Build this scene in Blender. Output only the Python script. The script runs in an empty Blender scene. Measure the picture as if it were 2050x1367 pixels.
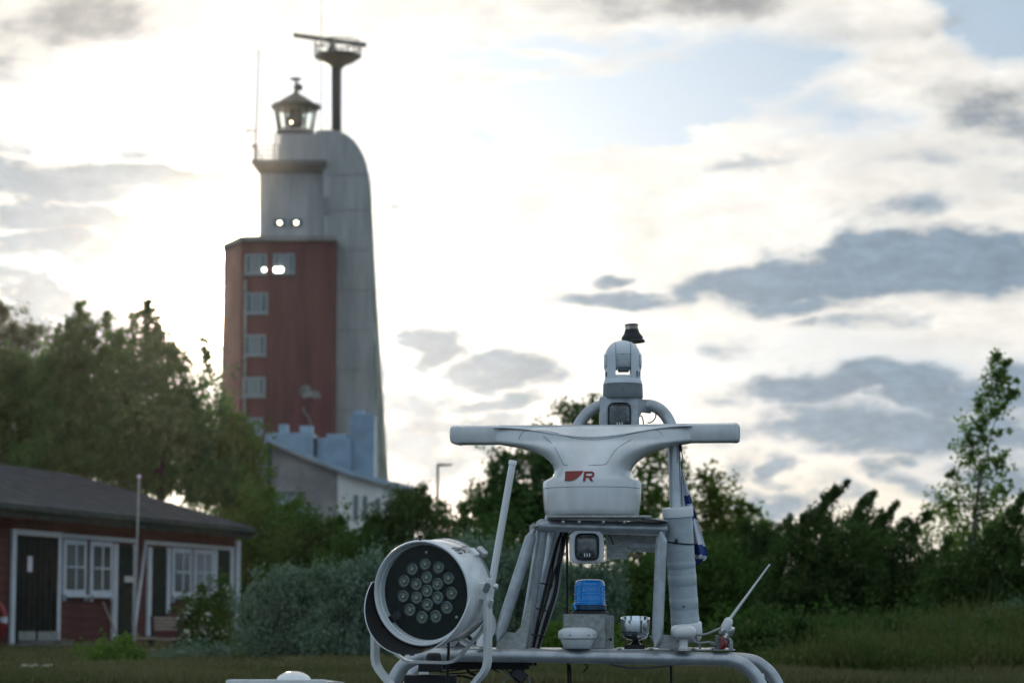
import bpy, math, random
import numpy as np
from mathutils import Vector, Matrix
R = math.radians
SC = bpy.context.scene
COL = SC.collection
random.seed(4)
# ------------------------------------------------------------------ camera
FPX = 4840.0                       # 85 mm lens on a 36 mm sensor, photo 2050 px wide
PITCH = math.atan((1225 - 683.5) / FPX)
CAMZ = 0.62                        # the photographer stands lower than the lawn
cd = bpy.data.cameras.new('camera')
cam = bpy.data.objects.new('camera', cd)
COL.objects.link(cam)
cam.location = (0, 0, CAMZ)
cam.rotation_euler = (math.pi / 2 + PITCH, 0, 0)
cd.sensor_width = 36
cd.lens = 85
cd.clip_start = 0.1
cd.clip_end = 12000
cd.dof.use_dof = True
cd.dof.focus_distance = 10.65
cd.dof.aperture_fstop = 4.0
SC.camera = cam
ORI = Vector((0, 0, CAMZ))
def ray(px, py):
    x = (px - 1025) / FPX
    y = -(py - 683.5) / FPX
    cp, sp = math.cos(PITCH), math.sin(PITCH)
    return Vector((x, cp - y * sp, sp + y * cp))
def at(px, py, Y):
    d = ray(px, py)
    return ORI + d * (Y / d.y)
def azel(px, py):
    d = ray(px, py)
    return math.atan2(d.x, d.y), math.atan2(d.z, math.hypot(d.x, d.y))
# ------------------------------------------------------------------ render settings
SC.render.engine = 'CYCLES'
SC.view_settings.view_transform = 'Standard'
SC.view_settings.look = 'None'
SC.view_settings.exposure = 0.18
SC.view_settings.gamma = 1.0
SC.view_settings.use_curve_mapping = False
SC.cycles.use_denoising = True
SC.cycles.max_bounces = 8
SC.cycles.transparent_max_bounces = 16
SC.cycles.caustics_reflective = False
SC.cycles.caustics_refractive = False
SC.cycles.sample_clamp_indirect = 4
# ------------------------------------------------------------------ sun
SUN_AZ, SUN_EL = azel(438, 569)
sl = bpy.data.lights.new('sun', 'SUN')
sl.energy = 3.8
sl.angle = R(0.5)
sl.color = (1.0, 0.80, 0.55)
sun = bpy.data.objects.new('sun', sl)
COL.objects.link(sun)
sun_dir = Vector((math.sin(SUN_AZ) * math.cos(SUN_EL), math.cos(SUN_AZ) * math.cos(SUN_EL), math.sin(SUN_EL)))
sun.rotation_euler = sun_dir.to_track_quat('Z', 'Y').to_euler()
sun.location = (-20, 60, 60)
# ------------------------------------------------------------------ sky with evening clouds
W = bpy.data.worlds.new('World')
SC.world = W
W.use_nodes = True
nt = W.node_tree
for n in list(nt.nodes): nt.nodes.remove(n)
def N(tree, typ, **kw):
    n = tree.nodes.new(typ)
    for k, v in kw.items():
        if k.startswith('i_'):
            n.inputs[k[2:].replace('_', ' ')].default_value = v
        else: setattr(n, k, v)
    return n
def lk(tree, a, b): tree.links.new(a, b)
def mth(tree, op, a, b=None, c=None, clamp=False):
    n = tree.nodes.new('ShaderNodeMath'); n.operation = op; n.use_clamp = clamp
    for i, v in enumerate((a, b, c)):
        if v is None: continue
        if isinstance(v, (int, float)): n.inputs[i].default_value = v
        else: tree.links.new(v, n.inputs[i])
    return n.outputs[0]
def rng(tree, v, a, b, c=0.0, d=1.0, kind='SMOOTHSTEP'):
    n = tree.nodes.new('ShaderNodeMapRange'); n.interpolation_type = kind
    tree.links.new(v, n.inputs['Value'])
    for k, x in zip(('From Min', 'From Max', 'To Min', 'To Max'), (a, b, c, d)): n.inputs[k].default_value = x
    return n.outputs['Result']
def mixc(tree, f, a, b):
    n = tree.nodes.new('ShaderNodeMix'); n.data_type = 'RGBA'
    for s, v in (('Factor', f), ('A', a), ('B', b)):
        t = [i for i in n.inputs if i.name == s and (i.type == 'RGBA' or s == 'Factor' and i.type == 'VALUE')][0]
        if isinstance(v, (int, float)): t.default_value = v
        elif isinstance(v, tuple): t.default_value = (*v, 1)[:4]
        else: tree.links.new(v, t)
    return [o for o in n.outputs if o.type == 'RGBA'][0]
tc = N(nt, 'ShaderNodeTexCoord')
sep = N(nt, 'ShaderNodeSeparateXYZ'); lk(nt, tc.outputs['Generated'], sep.inputs[0])
X, Y, Z = sep.outputs
AZ = mth(nt, 'ARCTAN2', X, Y)
HY = mth(nt, 'SQRT', mth(nt, 'ADD', mth(nt, 'MULTIPLY', X, X), mth(nt, 'MULTIPLY', Y, Y)))
EL = mth(nt, 'ARCTAN2', Z, HY)
cmb = N(nt, 'ShaderNodeCombineXYZ'); lk(nt, AZ, cmb.inputs[0]); lk(nt, EL, cmb.inputs[1])
# stretched direction for cloud texture
stv = N(nt, 'ShaderNodeVectorMath', operation='MULTIPLY'); lk(nt, tc.outputs['Generated'], stv.inputs[0]); stv.inputs[1].default_value = (1, 1, 2.3)
def noise(scale, detail, rough, vec=None, dist=0.0, off=None):
    n = N(nt, 'ShaderNodeTexNoise'); n.inputs['Scale'].default_value = scale; n.inputs['Detail'].default_value = detail
    n.inputs['Roughness'].default_value = rough; n.inputs['Distortion'].default_value = dist
    v = vec or stv.outputs[0]
    if off:
        a = N(nt, 'ShaderNodeVectorMath', operation='ADD'); lk(nt, v, a.inputs[0]); a.inputs[1].default_value = off; v = a.outputs[0]
    lk(nt, v, n.inputs['Vector'])
    return n
nw = noise(22, 4, .55)
wv = N(nt, 'ShaderNodeVectorMath', operation='SUBTRACT'); lk(nt, nw.outputs['Color'], wv.inputs[0]); wv.inputs[1].default_value = (.5, .5, .5)
ws = N(nt, 'ShaderNodeVectorMath', operation='MULTIPLY'); lk(nt, wv.outputs[0], ws.inputs[0]); ws.inputs[1].default_value = (.07, .028, 0)
PW = N(nt, 'ShaderNodeVectorMath', operation='ADD'); lk(nt, cmb.outputs[0], PW.inputs[0]); lk(nt, ws.outputs[0], PW.inputs[1])
CHAIN = []                          # each blob waits for the one before, so the shader stays small
def blobs(lst):
    acc = None
    for (px, py, rx, ry, rot, amp) in lst:
        a, e = azel(px, py)
        m = N(nt, 'ShaderNodeMapping', vector_type='TEXTURE'); 
        if CHAIN:
            ch = N(nt, 'ShaderNodeVectorMath', operation='MULTIPLY_ADD'); lk(nt, CHAIN[-1], ch.inputs[0]); ch.inputs[1].default_value = (1e-9,) * 3
            lk(nt, PW.outputs[0], ch.inputs[2]); lk(nt, ch.outputs[0], m.inputs['Vector'])
        else: lk(nt, PW.outputs[0], m.inputs['Vector'])
        m.inputs['Location'].default_value = (a, e, 0); m.inputs['Rotation'].default_value = (0, 0, R(rot))
        m.inputs['Scale'].default_value = (rx * 1.65 / FPX, ry * 1.75 / FPX, 1)
        l = N(nt, 'ShaderNodeVectorMath', operation='LENGTH'); lk(nt, m.outputs[0], l.inputs[0])
        v = rng(nt, l.outputs['Value'], 0.1, 1.05, amp, 0.0)
        acc = v if acc is None else mth(nt, 'MAXIMUM', acc, v)
        CHAIN.append(acc)
    return acc
dark = blobs([(60, 365, 150, 34, 0, .75), (300, 353, 160, 14, -3, 1.0), (60, 425, 160, 23, -4, 1.1), (200, 440, 165, 23, -3, 1.2), (60, 480, 240, 20, 0, .7), (320, 440, 60, 16, 0, 1.1), (120, 500, 260, 34, 0, .6), (200, 660, 300, 60, 0, .5), (700, 760, 100, 30, 0, .5), (820, 880, 240, 90, 0, .55), (1000, 960, 160, 30, 0, .5), (380, 640, 80, 20, -8, .5),
              (60, 580, 120, 34, -12, .75), (190, 635, 190, 34, -12, .7), (20, 680, 140, 60, 0, .8), (140, 700, 120, 60, 0, .6), (400, 690, 130, 26, 0, .55), 
              (150, 40, 230, 55, 8, .45), (30, 90, 110, 70, 0, .4), (0, 300, 60, 16, 0, .5), (315, 300, 60, 14, 0, .35),
              (1390, 592, 110, 20, 6, .75), (1240, 600, 120, 16, 4, .75), (1560, 560, 200, 34, 7, .95), (1780, 530, 230, 44, 5, 1.0), (1990, 530, 190, 50, 4, 1.0), (1600, 605, 140, 20, 4, .6),
              (1225, 560, 40, 14, 5, .6), (1640, 648, 40, 14, 0, .5), (1720, 640, 90, 16, 6, .5), (1450, 690, 90, 22, 0, .4),
              (868, 700, 58, 34, -4, 1.1), (1035, 738, 100, 32, 2, 1.05), (960, 745, 50, 25, 0, .6), (880, 800, 190, 22, 0, .6), (900, 850, 190, 30, 0, .62), (860, 920, 130, 40, 0, .62), (1010, 800, 120, 20, 0, .6), 
              (1560, 775, 160, 26, 0, .82), (1760, 775, 210, 30, 0, .88), (1960, 790, 160, 40, 0, .85), (1700, 850, 300, 40, 2, .7), (1900, 870, 240, 46, 0, .85), (1800, 905, 140, 20, 0, .75), (1560, 820, 120, 20, 4, .55), (1420, 800, 60, 16, 0, .45),
              (1810, 945, 60, 28, 22, .72), (1570, 945, 34, 30, 0, .62), (1540, 1010, 80, 26, 0, .6), (1840, 990, 60, 34, 0, .5), (2030, 960, 80, 40, 0, .85), (1660, 985, 60, 24, 0, .35), (1480, 940, 50, 40, 0, .4),
              (1990, 235, 130, 60, 0, .42), (1830, 320, 190, 40, 0, .3), (1500, 325, 90, 16, 0, .28), (1900, 405, 80, 18, 0, .3), (2000, 360, 110, 40, 0, .28), (800, 398, 38, 9, 0, .32),
              (1350, 5, 260, 30, 0, .36), (1760, 60, 200, 30, 6, .26), (1080, 640, 30, 8, 0, .3), (720, 30, 70, 20, 0, .15),
              (1290, 1000, 200, 60, 0, .3), (700, 1100, 500, 60, 0, .3)])
blue = blobs([(1180, 230, 330, 58, 6, 1.0), (960, 270, 190, 46, 8, .95), (1400, 170, 210, 70, 10, .75), (1000, 130, 180, 36, -8, .5), (400, 170, 240, 50, 0, .55), (600, 190, 200, 50, 0, .5), (800, 250, 100, 60, 0, .7), (1180, 90, 240, 30, 0, .35),
              (2020, 30, 120, 60, 0, .85), (1650, 230, 130, 50, 0, .35), (800, 800, 140, 120, 0, .8), (1000, 880, 260, 90, 0, .9), (1500, 730, 260, 60, 0, .3), (2000, 900, 200, 120, 0, .6), (1750, 830, 330, 100, 0, .6), (1650, 700, 300, 40, 0, .25),
              (260, 560, 300, 30, 0, .2), (150, 640, 260, 90, 0, .9), (1250, 760, 200, 60, 0, .2)])
wisp = blobs([(860, 262, 34, 9, 28, 1.0), (935, 237, 18, 6, 5, .9), (1107, 267, 46, 10, 3, 1.0), (1120, 190, 130, 20, -10, .7), (1200, 290, 420, 14, 4, .55), (1050, 120, 170, 14, 5, .5), (1350, 240, 160, 12, 12, .4)])
n1 = noise(34, 7, .6, dist=.3)
n2 = noise(11, 7, .62, off=(3, 1, 7), dist=.2)
n3 = noise(85, 4, .6, off=(9, 4, 2))
tex = mth(nt, 'ADD', mth(nt, 'MULTIPLY', mth(nt, 'SUBTRACT', n1.outputs['Fac'], .5), 1.25), mth(nt, 'MULTIPLY', mth(nt, 'SUBTRACT', n3.outputs['Fac'], .5), .5))
front = mth(nt, 'MULTIPLY', rng(nt, AZ, -.42, -.26), rng(nt, AZ, .42, .26))
gen = mth(nt, 'MULTIPLY', rng(nt, n2.outputs['Fac'], .44, .66), .8)       # clouds everywhere else
gen = mth(nt, 'MULTIPLY', gen, mth(nt, 'SUBTRACT', 1.0, mth(nt, 'MULTIPLY', front, rng(nt, EL, .40, .27))))
D = mth(nt, 'MAXIMUM', dark, gen)
D = mth(nt, 'MULTIPLY', D, mth(nt, 'ADD', 1.0, mth(nt, 'MULTIPLY', tex, 1.15)))
D = mth(nt, 'ADD', D, mth(nt, 'MULTIPLY', tex, mth(nt, 'ADD', .10, rng(nt, mth(nt, 'MAXIMUM', dark, gen), .02, .45, 0, .42))))
D = mth(nt, 'ADD', D, rng(nt, n2.outputs['Fac'], .50, .74, 0, .34))
D = rng(nt, D, .03, .68, 0, 1, 'SMOOTHSTEP')
B = mth(nt, 'SUBTRACT', mth(nt, 'MULTIPLY', mth(nt, 'MULTIPLY', blue, 2.6), mth(nt, 'ADD', 1.0, mth(nt, 'MULTIPLY', tex, 1.5))), wisp, clamp=True)
B = mth(nt, 'MAXIMUM', B, mth(nt, 'MULTIPLY', mth(nt, 'MULTIPLY', mth(nt, 'SUBTRACT', 1.0, front), .84), rng(nt, EL, .35, 1.0, 1.0, .45)))
# physical clear sky
sky = N(nt, 'ShaderNodeTexSky', sky_type='NISHITA')
sky.sun_disc = False; sky.sun_elevation = SUN_EL; sky.sun_rotation = SUN_AZ
sky.air_density = 1.0; sky.dust_density = 1.6; sky.ozone_density = 1.5
skm = N(nt, 'ShaderNodeVectorMath', operation='SCALE'); lk(nt, sky.outputs[0], skm.inputs[0]); skm.inputs['Scale'].default_value = 1.0
# angle to the sun
sd = N(nt, 'ShaderNodeVectorMath', operation='DOT_PRODUCT'); lk(nt, tc.outputs['Generated'], sd.inputs[0]); sd.inputs[1].default_value = sun_dir
ang = mth(nt, 'ARCCOSINE', mth(nt, 'MINIMUM', sd.outputs['Value'], .999999))
g1 = mth(nt, 'POWER', 2.718, mth(nt, 'MULTIPLY', ang, -5.5))
g3 = mth(nt, 'POWER', 2.718, mth(nt, 'MULTIPLY', ang, -170))
g2 = mth(nt, 'POWER', 2.718, mth(nt, 'MULTIPLY', ang, -28))
# lit cloud veil: white, warmer near the sun and near the horizon
STR = 0.1
warmh = mth(nt, 'MULTIPLY', rng(nt, EL, .10, .02), front)
veil = mixc(nt, mth(nt, 'ADD', warmh, mth(nt, 'MULTIPLY', g1, .35), clamp=True), (1.0, 0.98, .93), (1.0, .93, .79))
vs = N(nt, 'ShaderNodeVectorMath', operation='SCALE'); lk(nt, veil, vs.inputs[0])
lk(nt, mth(nt, 'MULTIPLY', mth(nt, 'ADD', mth(nt, 'ADD', 7.7, mth(nt, 'MULTIPLY', g1, 2.6)), mth(nt, 'MULTIPLY', g2, 9.0)), mth(nt, 'ADD', 1.0, mth(nt, 'MULTIPLY', tex, .55))), vs.inputs['Scale'])
bl = N(nt, 'ShaderNodeVectorMath', operation='SCALE'); bl.inputs[0].default_value = (.50, .735, 1.0)
lk(nt, mth(nt, 'ADD', mth(nt, 'ADD', 5.0, mth(nt, 'MULTIPLY', g1, 8.0)), mth(nt, 'MULTIPLY', mth(nt, 'SUBTRACT', 1.0, front), 3.0)), bl.inputs['Scale'])
blsky = N(nt, 'ShaderNodeMix', data_type='RGBA'); blsky.inputs[0].default_value = .85
lk(nt, skm.outputs[0], blsky.inputs[6]); lk(nt, bl.outputs[0], blsky.inputs[7])
base = mixc(nt, B, vs.outputs[0], blsky.outputs[2])
dk = N(nt, 'ShaderNodeVectorMath', operation='SCALE')
lk(nt, mixc(nt, mth(nt, 'MAXIMUM', rng(nt, EL, .235, .165), mth(nt, 'SUBTRACT', 1.0, front)), (.77, .80, .83), (.54, .74, .95)), dk.inputs[0])
lk(nt, mth(nt, 'MULTIPLY', mth(nt, 'ADD', mth(nt, 'ADD', 3.7, mth(nt, 'MULTIPLY', g1, .4)), mth(nt, 'MULTIPLY', mth(nt, 'SUBTRACT', 1.0, front), 1.6)), rng(nt, n3.outputs['Fac'], .3, .7, .85, 1.2, 'LINEAR')), dk.inputs['Scale'])
cl_ = mixc(nt, D, base, dk.outputs[0])
au = N(nt, 'ShaderNodeVectorMath', operation='SCALE'); au.inputs[0].default_value = (1.0, .80, .52); lk(nt, mth(nt, 'MULTIPLY', g3, 5000.0), au.inputs['Scale'])   # aureole of the low sun
fa = N(nt, 'ShaderNodeVectorMath', operation='ADD'); lk(nt, cl_, fa.inputs[0]); lk(nt, au.outputs[0], fa.inputs[1]); fin = fa.outputs[0]
bg = N(nt, 'ShaderNodeBackground'); lk(nt, fin, bg.inputs['Color']); bg.inputs['Strength'].default_value = STR
wo = N(nt, 'ShaderNodeOutputWorld'); lk(nt, bg.outputs[0], wo.inputs['Surface'])
W.cycles.sampling_method = 'MANUAL'; W.cycles.sample_map_resolution = 512
# ------------------------------------------------------------------ materials
def mat(name, color, rough=.5, metal=0.0, var=0.0, vscale=8.0, bump=0.0, bscale=40.0, color2=None, coat=0.0, spec=.5, stretch=(1, 1, 1), alpha=None, trans=0.0, ior=1.45):
    m = bpy.data.materials.new(name); m.use_nodes = True
    t = m.node_tree; b = t.nodes['Principled BSDF']
    b.inputs['Base Color'].default_value = (*color, 1)
    b.inputs['Roughness'].default_value = rough; b.inputs['Metallic'].default_value = metal
    b.inputs['Coat Weight'].default_value = coat; b.inputs['Specular IOR Level'].default_value = spec
    b.inputs['Transmission Weight'].default_value = trans; b.inputs['IOR'].default_value = ior
    if var or color2 or bump:
        tcn = t.nodes.new('ShaderNodeTexCoord'); mp = t.nodes.new('ShaderNodeMapping')
        mp.inputs['Scale'].default_value = stretch; t.links.new(tcn.outputs['Object'], mp.inputs[0])
    if var or color2:
        n = t.nodes.new('ShaderNodeTexNoise'); n.inputs['Scale'].default_value = vscale; n.inputs['Detail'].default_value = 6; n.inputs['Roughness'].default_value = .65
        t.links.new(mp.outputs[0], n.inputs['Vector'])
        c2 = color2 or tuple(max(0, c * (1 - var)) for c in color)
        c1 = color if color2 else tuple(min(1, c * (1 + var * .5)) for c in color)
        f = rng(t, n.outputs['Fac'], .38, .62)
        t.links.new(mixc(t, f, c1, c2), b.inputs['Base Color'])
        rr = rng(t, n.outputs['Fac'], .3, .7, max(.02, rough * .85), min(1, rough * 1.2), 'LINEAR')
        t.links.new(rr, b.inputs['Roughness'])
    if bump:
        n2_ = t.nodes.new('ShaderNodeTexNoise'); n2_.inputs['Scale'].default_value = bscale; n2_.inputs['Detail'].default_value = 4
        t.links.new(mp.outputs[0], n2_.inputs['Vector'])
        bp = t.nodes.new('ShaderNodeBump'); bp.inputs['Strength'].default_value = bump; bp.inputs['Distance'].default_value = .01
        t.links.new(n2_.outputs['Fac'], bp.inputs['Height']); t.links.new(bp.outputs[0], b.inputs['Normal'])
    return m
def emit(name, color, s):
    m = mat(name, color); b = m.node_tree.nodes['Principled BSDF']
    b.inputs['Emission Color'].default_value = (*color, 1); b.inputs['Emission Strength'].default_value = s
    return m
def leafmat(name, c1, c2, trans=.38, rough=.6, tcol=(.10, .27, .04), tf=.55):
    m = bpy.data.materials.new(name); m.use_nodes = True; t = m.node_tree
    for n in list(t.nodes): t.nodes.remove(n)
    a = t.nodes.new('ShaderNodeAttribute'); a.attribute_name = 'tint'
    col = mixc(t, a.outputs['Fac'], c1, c2)
    d = t.nodes.new('ShaderNodeBsdfDiffuse'); t.links.new(col, d.inputs['Color'])
    tr = t.nodes.new('ShaderNodeBsdfTranslucent')
    tcx = mixc(t, tf, col, tcol); t.links.new(tcx, tr.inputs['Color'])
    mx = t.nodes.new('ShaderNodeMixShader'); mx.inputs[0].default_value = trans
    t.links.new(d.outputs[0], mx.inputs[1]); t.links.new(tr.outputs[0], mx.inputs[2])
    o = t.nodes.new('ShaderNodeOutputMaterial'); t.links.new(mx.outputs[0], o.inputs[0])
    return m
def thinglass(name, tintc, refl=.08):
    m = bpy.data.materials.new(name); m.use_nodes = True; t = m.node_tree
    for n in list(t.nodes): t.nodes.remove(n)
    a = t.nodes.new('ShaderNodeBsdfTransparent'); a.inputs[0].default_value = (*tintc, 1)
    g = t.nodes.new('ShaderNodeBsdfGlossy'); g.inputs['Roughness'].default_value = .03
    x = t.nodes.new('ShaderNodeMixShader'); x.inputs[0].default_value = refl; t.links.new(a.outputs[0], x.inputs[1]); t.links.new(g.outputs[0], x.inputs[2])
    o = t.nodes.new('ShaderNodeOutputMaterial'); t.links.new(x.outputs[0], o.inputs[0])
    return m
M = dict(
    white=mat('white gelcoat', (.80, .81, .80), .20, coat=.5, var=.07, vscale=9, color2=(.71, .72, .70), stretch=(1, 1, .25)),
    whitem=mat('white satin plastic', (.76, .78, .78), .42, var=.06, vscale=9),
    cam_white=mat('camera housing white', (.62, .67, .70), .38, var=.05, vscale=12),
    cam_grey=mat('camera base grey', (.16, .185, .195), .5, var=.1, vscale=14),
    seam=mat('panel joint', (.16, .17, .17), .7),
    red=mat('red emblem print', (.26, .028, .022), .35),
    navy=mat('dark blue print', (.02, .03, .07), .5),
    alu=mat('grey coated aluminium', (.44, .465, .48), .36, metal=.55, var=.14, vscale=18, bump=.12, bscale=160),
    aluraw=mat('raw aluminium plate', (.40, .41, .39), .42, metal=.75, var=.2, vscale=30, bump=.1, bscale=200, stretch=(1, 1, 4)),
    galv=mat('galvanised box steel', (.36, .375, .36), .45, metal=.5, var=.22, vscale=40, color2=(.26, .27, .25)),
    weld=mat('weld bead', (.45, .46, .46), .5, metal=.6, bump=.6, bscale=300),
    black=mat('black rubber', (.014, .015, .016), .55, var=.2),
    blackg=mat('black gloss plastic', (.012, .013, .014), .2, var=.2),
    visor=mat('matt black visor inside', (.014, .014, .015), .7),
    darkglass=mat('smoked lens glass', (.03, .036, .038), .08, coat=.6, var=.35, vscale=26, color2=(.11, .13, .13)),
    chrome=mat('chrome', (.72, .74, .76), .07, metal=1.0),
    chromec=mat('chromed connector', (.6, .6, .6), .25, metal=.8),
    led=mat('led optic', (.13, .165, .15), .14, coat=.4, metal=.3),
    ledc=mat('led chip', (.5, .47, .30), .3),
    ledboard=mat('lamp inner board', (.006, .012, .009), .7, spec=.08),
    blue=mat('blue beacon dome', (.002, .27, .78), .12, coat=.5, trans=.0),
    bluel=mat('blue beacon lens', (.010, .33, .82), .2, coat=.3),
    redl=mat('red side light lens', (.20, .008, .008), .12, coat=.4, trans=.3),
    pvc=mat('grey white plastic tube', (.46, .52, .55), .34, var=.12, vscale=7, stretch=(1, 1, 3)),
    tape=mat('translucent tape', (.415, .47, .50), .3),
    pole=mat('pole aluminium', (.50, .53, .55), .36, metal=.55, var=.1, vscale=12),
    cable=mat('grey cable', (.33, .34, .33), .5),
    flagw=mat('flag white cloth', (.62, .64, .68), .85, var=.08),
    flagb=mat('flag blue cloth', (.012, .04, .17), .85, var=.1),
    concrete=mat('weathered pale concrete', (.47, .465, .44), .9, vscale=.9, color2=(.34, .345, .325), stretch=(1, 1, .14)),
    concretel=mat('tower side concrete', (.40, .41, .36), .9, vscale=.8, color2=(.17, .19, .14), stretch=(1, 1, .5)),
    redwall=mat('faded red painted wall', (.175, .068, .060), .9, vscale=1.1, color2=(.128, .052, .048), stretch=(1, 1, .12)),
    redglow=mat('red side wall with painted glow', (.24, .10, .08), .85, var=.12, vscale=.4),  # lighter copy of the red wall, sun glow put into its colour
    stone=mat('grey stained render', (.31, .30, .285), .9, vscale=.5, color2=(.21, .205, .20)),
    plaster=mat('white plaster', (.74, .73, .68), .9, var=.1, vscale=.5),
    darkmetal=mat('dark green painted iron', (.022, .034, .034), .5, var=.2),
    sheet=mat('blue grey sheet metal', (.30, .40, .49), .45, metal=.25, var=.12, vscale=1.5),
    winframe=mat('window frame grey white', (.24, .275, .285), .6),
    winglass=mat('window glass', (.10, .14, .155), .08, coat=.4, var=.25, vscale=.8),
    lanternglass=thinglass('lantern glass', (.95, .985, .95), .04),
    brass=mat('fresnel lens', (.10, .09, .06), .12, metal=.4, coat=.6),
    lamp=emit('lamp and window glint', (1.0, .78, .50), 9),  # lantern lamp, also imitates bright sky glinting through tower windows
    winglint=emit('window sky glint', (1.0, .96, .84), 14),  # emission standing in for bright sky seen through the windows
    hutred=mat('dark red painted boards', (.082, .014, .011), .8, var=.25, vscale=3, stretch=(.3, .3, 3), bump=.2, bscale=30),
    hutwhite=mat('white painted trim', (.52, .56, .59), .6, var=.08, vscale=4),
    hutglass=mat('dark hut window glass', (.018, .026, .024), .15, spec=.3, var=.3, vscale=2),
    hutdoor=mat('dark green black door', (.006, .010, .008), .8, spec=.1, var=.3, vscale=5),
    shutter=mat('dark shutter', (.014, .026, .018), .8, spec=.15, var=.2),
    kick=mat('steel kick plate', (.22, .25, .24), .4, metal=.5, var=.2),
    roof=mat('dark grey roofing felt', (.040, .047, .052), .85, spec=.25, var=.25, vscale=2.5, bump=.4, bscale=60),
    curtain=mat('pale curtain', (.25, .27, .27), .9),
    wood=mat('weathered bench wood', (.30, .25, .20), .8, var=.25, vscale=9, stretch=(1, 1, 6)),
    bark=mat('bark', (.065, .052, .04), .9, var=.4, vscale=9, bump=.5, bscale=30),
    birchbark=mat('pale birch bark', (.25, .24, .21), .8, var=.5, vscale=7, color2=(.06, .055, .05)),
    step=mat('stone step', (.12, .12, .11), .9, var=.3, vscale=3),
    buoy=mat('red lifebuoy', (.22, .02, .015), .5, var=.1),
    petals=mat('white petals', (.62, .62, .50), .7),
    hull=mat('grey hull paint', (.16, .18, .20), .4, var=.1),
)
# ------------------------------------------------------------------ mesh builder
def frame(d):
    d = Vector(d).normalized()
    u = Vector((0, 0, 1)).cross(d)
    if u.length < 1e-4: u = Vector((1, 0, 0))
    u.normalize(); return u, d.cross(u)
def smooth_path(pts, n=6):
    P_ = [Vector(p) for p in pts]
    if len(P_) < 3: return P_
    Q = [P_[0] * 2 - P_[1]] + P_ + [P_[-1] * 2 - P_[-2]]
    out = []
    for i in range(1, len(Q) - 2):
        a, b, c, d = Q[i - 1:i + 3]
        for k in range(n):
            t = k / n
            out.append(.5 * ((2 * b) + (c - a) * t + (2 * a - 5 * b + 4 * c - d) * t * t + (3 * b - a - 3 * c + d) * t ** 3))
    out.append(P_[-1]); return out
class MB:
    def __init__(s): s.v = []; s.f = []; s.m = []; s.mi = 0
    def add(s, vs, fs):
        o = len(s.v); s.v += [tuple(x) for x in vs]; s.f += [tuple(i + o for i in q) for q in fs]; s.m += [s.mi] * len(fs); return s
    def box(s, c, size, ax=None):
        c = Vector(c); X_, Y_, Z_ = ax or (Vector((1, 0, 0)), Vector((0, 1, 0)), Vector((0, 0, 1)))
        hx, hy, hz = [k / 2 for k in size]
        vs = [c + X_ * (a * hx) + Y_ * (b * hy) + Z_ * (d * hz) for a in (-1, 1) for b in (-1, 1) for d in (-1, 1)]
        return s.add(vs, [(0, 1, 3, 2), (4, 6, 7, 5), (0, 4, 5, 1), (2, 3, 7, 6), (0, 2, 6, 4), (1, 5, 7, 3)])
    def prism(s, pts, off):
        n = len(pts); off = Vector(off); p = [Vector(q) for q in pts]
        vs = p + [q + off for q in p]
        return s.add(vs, [tuple(range(n - 1, -1, -1)), tuple(range(n, 2 * n))] + [(i, (i + 1) % n, n + (i + 1) % n, n + i) for i in range(n)])
    def loft(s, rings, cap=True):
        n = len(rings[0]); vs = [p for r in rings for p in r]; fs = []
        for k in range(len(rings) - 1):
            for i in range(n):
                j = (i + 1) % n
                fs.append((k * n + i, k * n + j, (k + 1) * n + j, (k + 1) * n + i))
        if cap: fs += [tuple(range(n - 1, -1, -1)), tuple(range((len(rings) - 1) * n, len(rings) * n))]
        return s.add(vs, fs)
    def tube(s, pts, r, seg=16, n=0, flat=None):
        p = smooth_path(pts, n) if n else [Vector(q) for q in pts]
        m = len(p); rr = r if callable(r) else (lambda t: r)
        rings = []; u = None
        for i in range(m):
            d = (p[min(i + 1, m - 1)] - p[max(i - 1, 0)])
            if d.length < 1e-9: d = Vector((0, 0, 1))
            d.normalize()
            if u is None: u, w = frame(d)
            else:
                u = (u - d * u.dot(d)).normalized(); w = d.cross(u)
            q = rr(i / (m - 1))
            a, b = (q, q) if not isinstance(q, tuple) else q
            rings.append([p[i] + u * (math.cos(2 * math.pi * k / seg) * a) + w * (math.sin(2 * math.pi * k / seg) * b) for k in range(seg)])
        return s.loft(rings)
    def lathe(s, prof, c, axis=(0, 0, 1), seg=32, cap=True):
        c = Vector(c); d = Vector(axis).normalized(); u, w = frame(d)
        rings = [[c + d * h + u * (math.cos(2 * math.pi * k / seg) * r) + w * (math.sin(2 * math.pi * k / seg) * r) for k in range(seg)] for r, h in prof]
        return s.loft(rings, cap)
    def build(s, name, m, parent=None, bevel=0, sm=35, org=None):
        me = bpy.data.meshes.new(name)
        o_ = Vector(org) if org is not None else Vector((0, 0, 0))
        me.from_pydata([tuple(Vector(x) - o_) for x in s.v], [], s.f)
        ms = m if isinstance(m, (list, tuple)) else [m]
        for q in ms: me.materials.append(M[q] if isinstance(q, str) else q)
        if len(ms) > 1: me.polygons.foreach_set('material_index', s.m)
        me.update()
        import bmesh
        bm = bmesh.new(); bm.from_mesh(me); bmesh.ops.recalc_face_normals(bm, faces=bm.faces); bm.to_mesh(me); bm.free()
        if sm:
            me.polygons.foreach_set('use_smooth', [True] * len(me.polygons)); me.set_sharp_from_angle(angle=R(sm))
        ob = bpy.data.objects.new(name, me); COL.objects.link(ob)
        if org is not None: ob.location = o_
        if parent is not None: par(ob, parent)
        if bevel:
            bv = ob.modifiers.new('bevel', 'BEVEL'); bv.width = bevel; bv.segments = 3; bv.limit_method = 'ANGLE'; bv.angle_limit = R(40); bv.harden_normals = False
        return ob
def par(ob, parent):
    ob.parent = parent
    ob.matrix_parent_inverse = Matrix.Translation(wloc(parent)).inverted()
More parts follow.
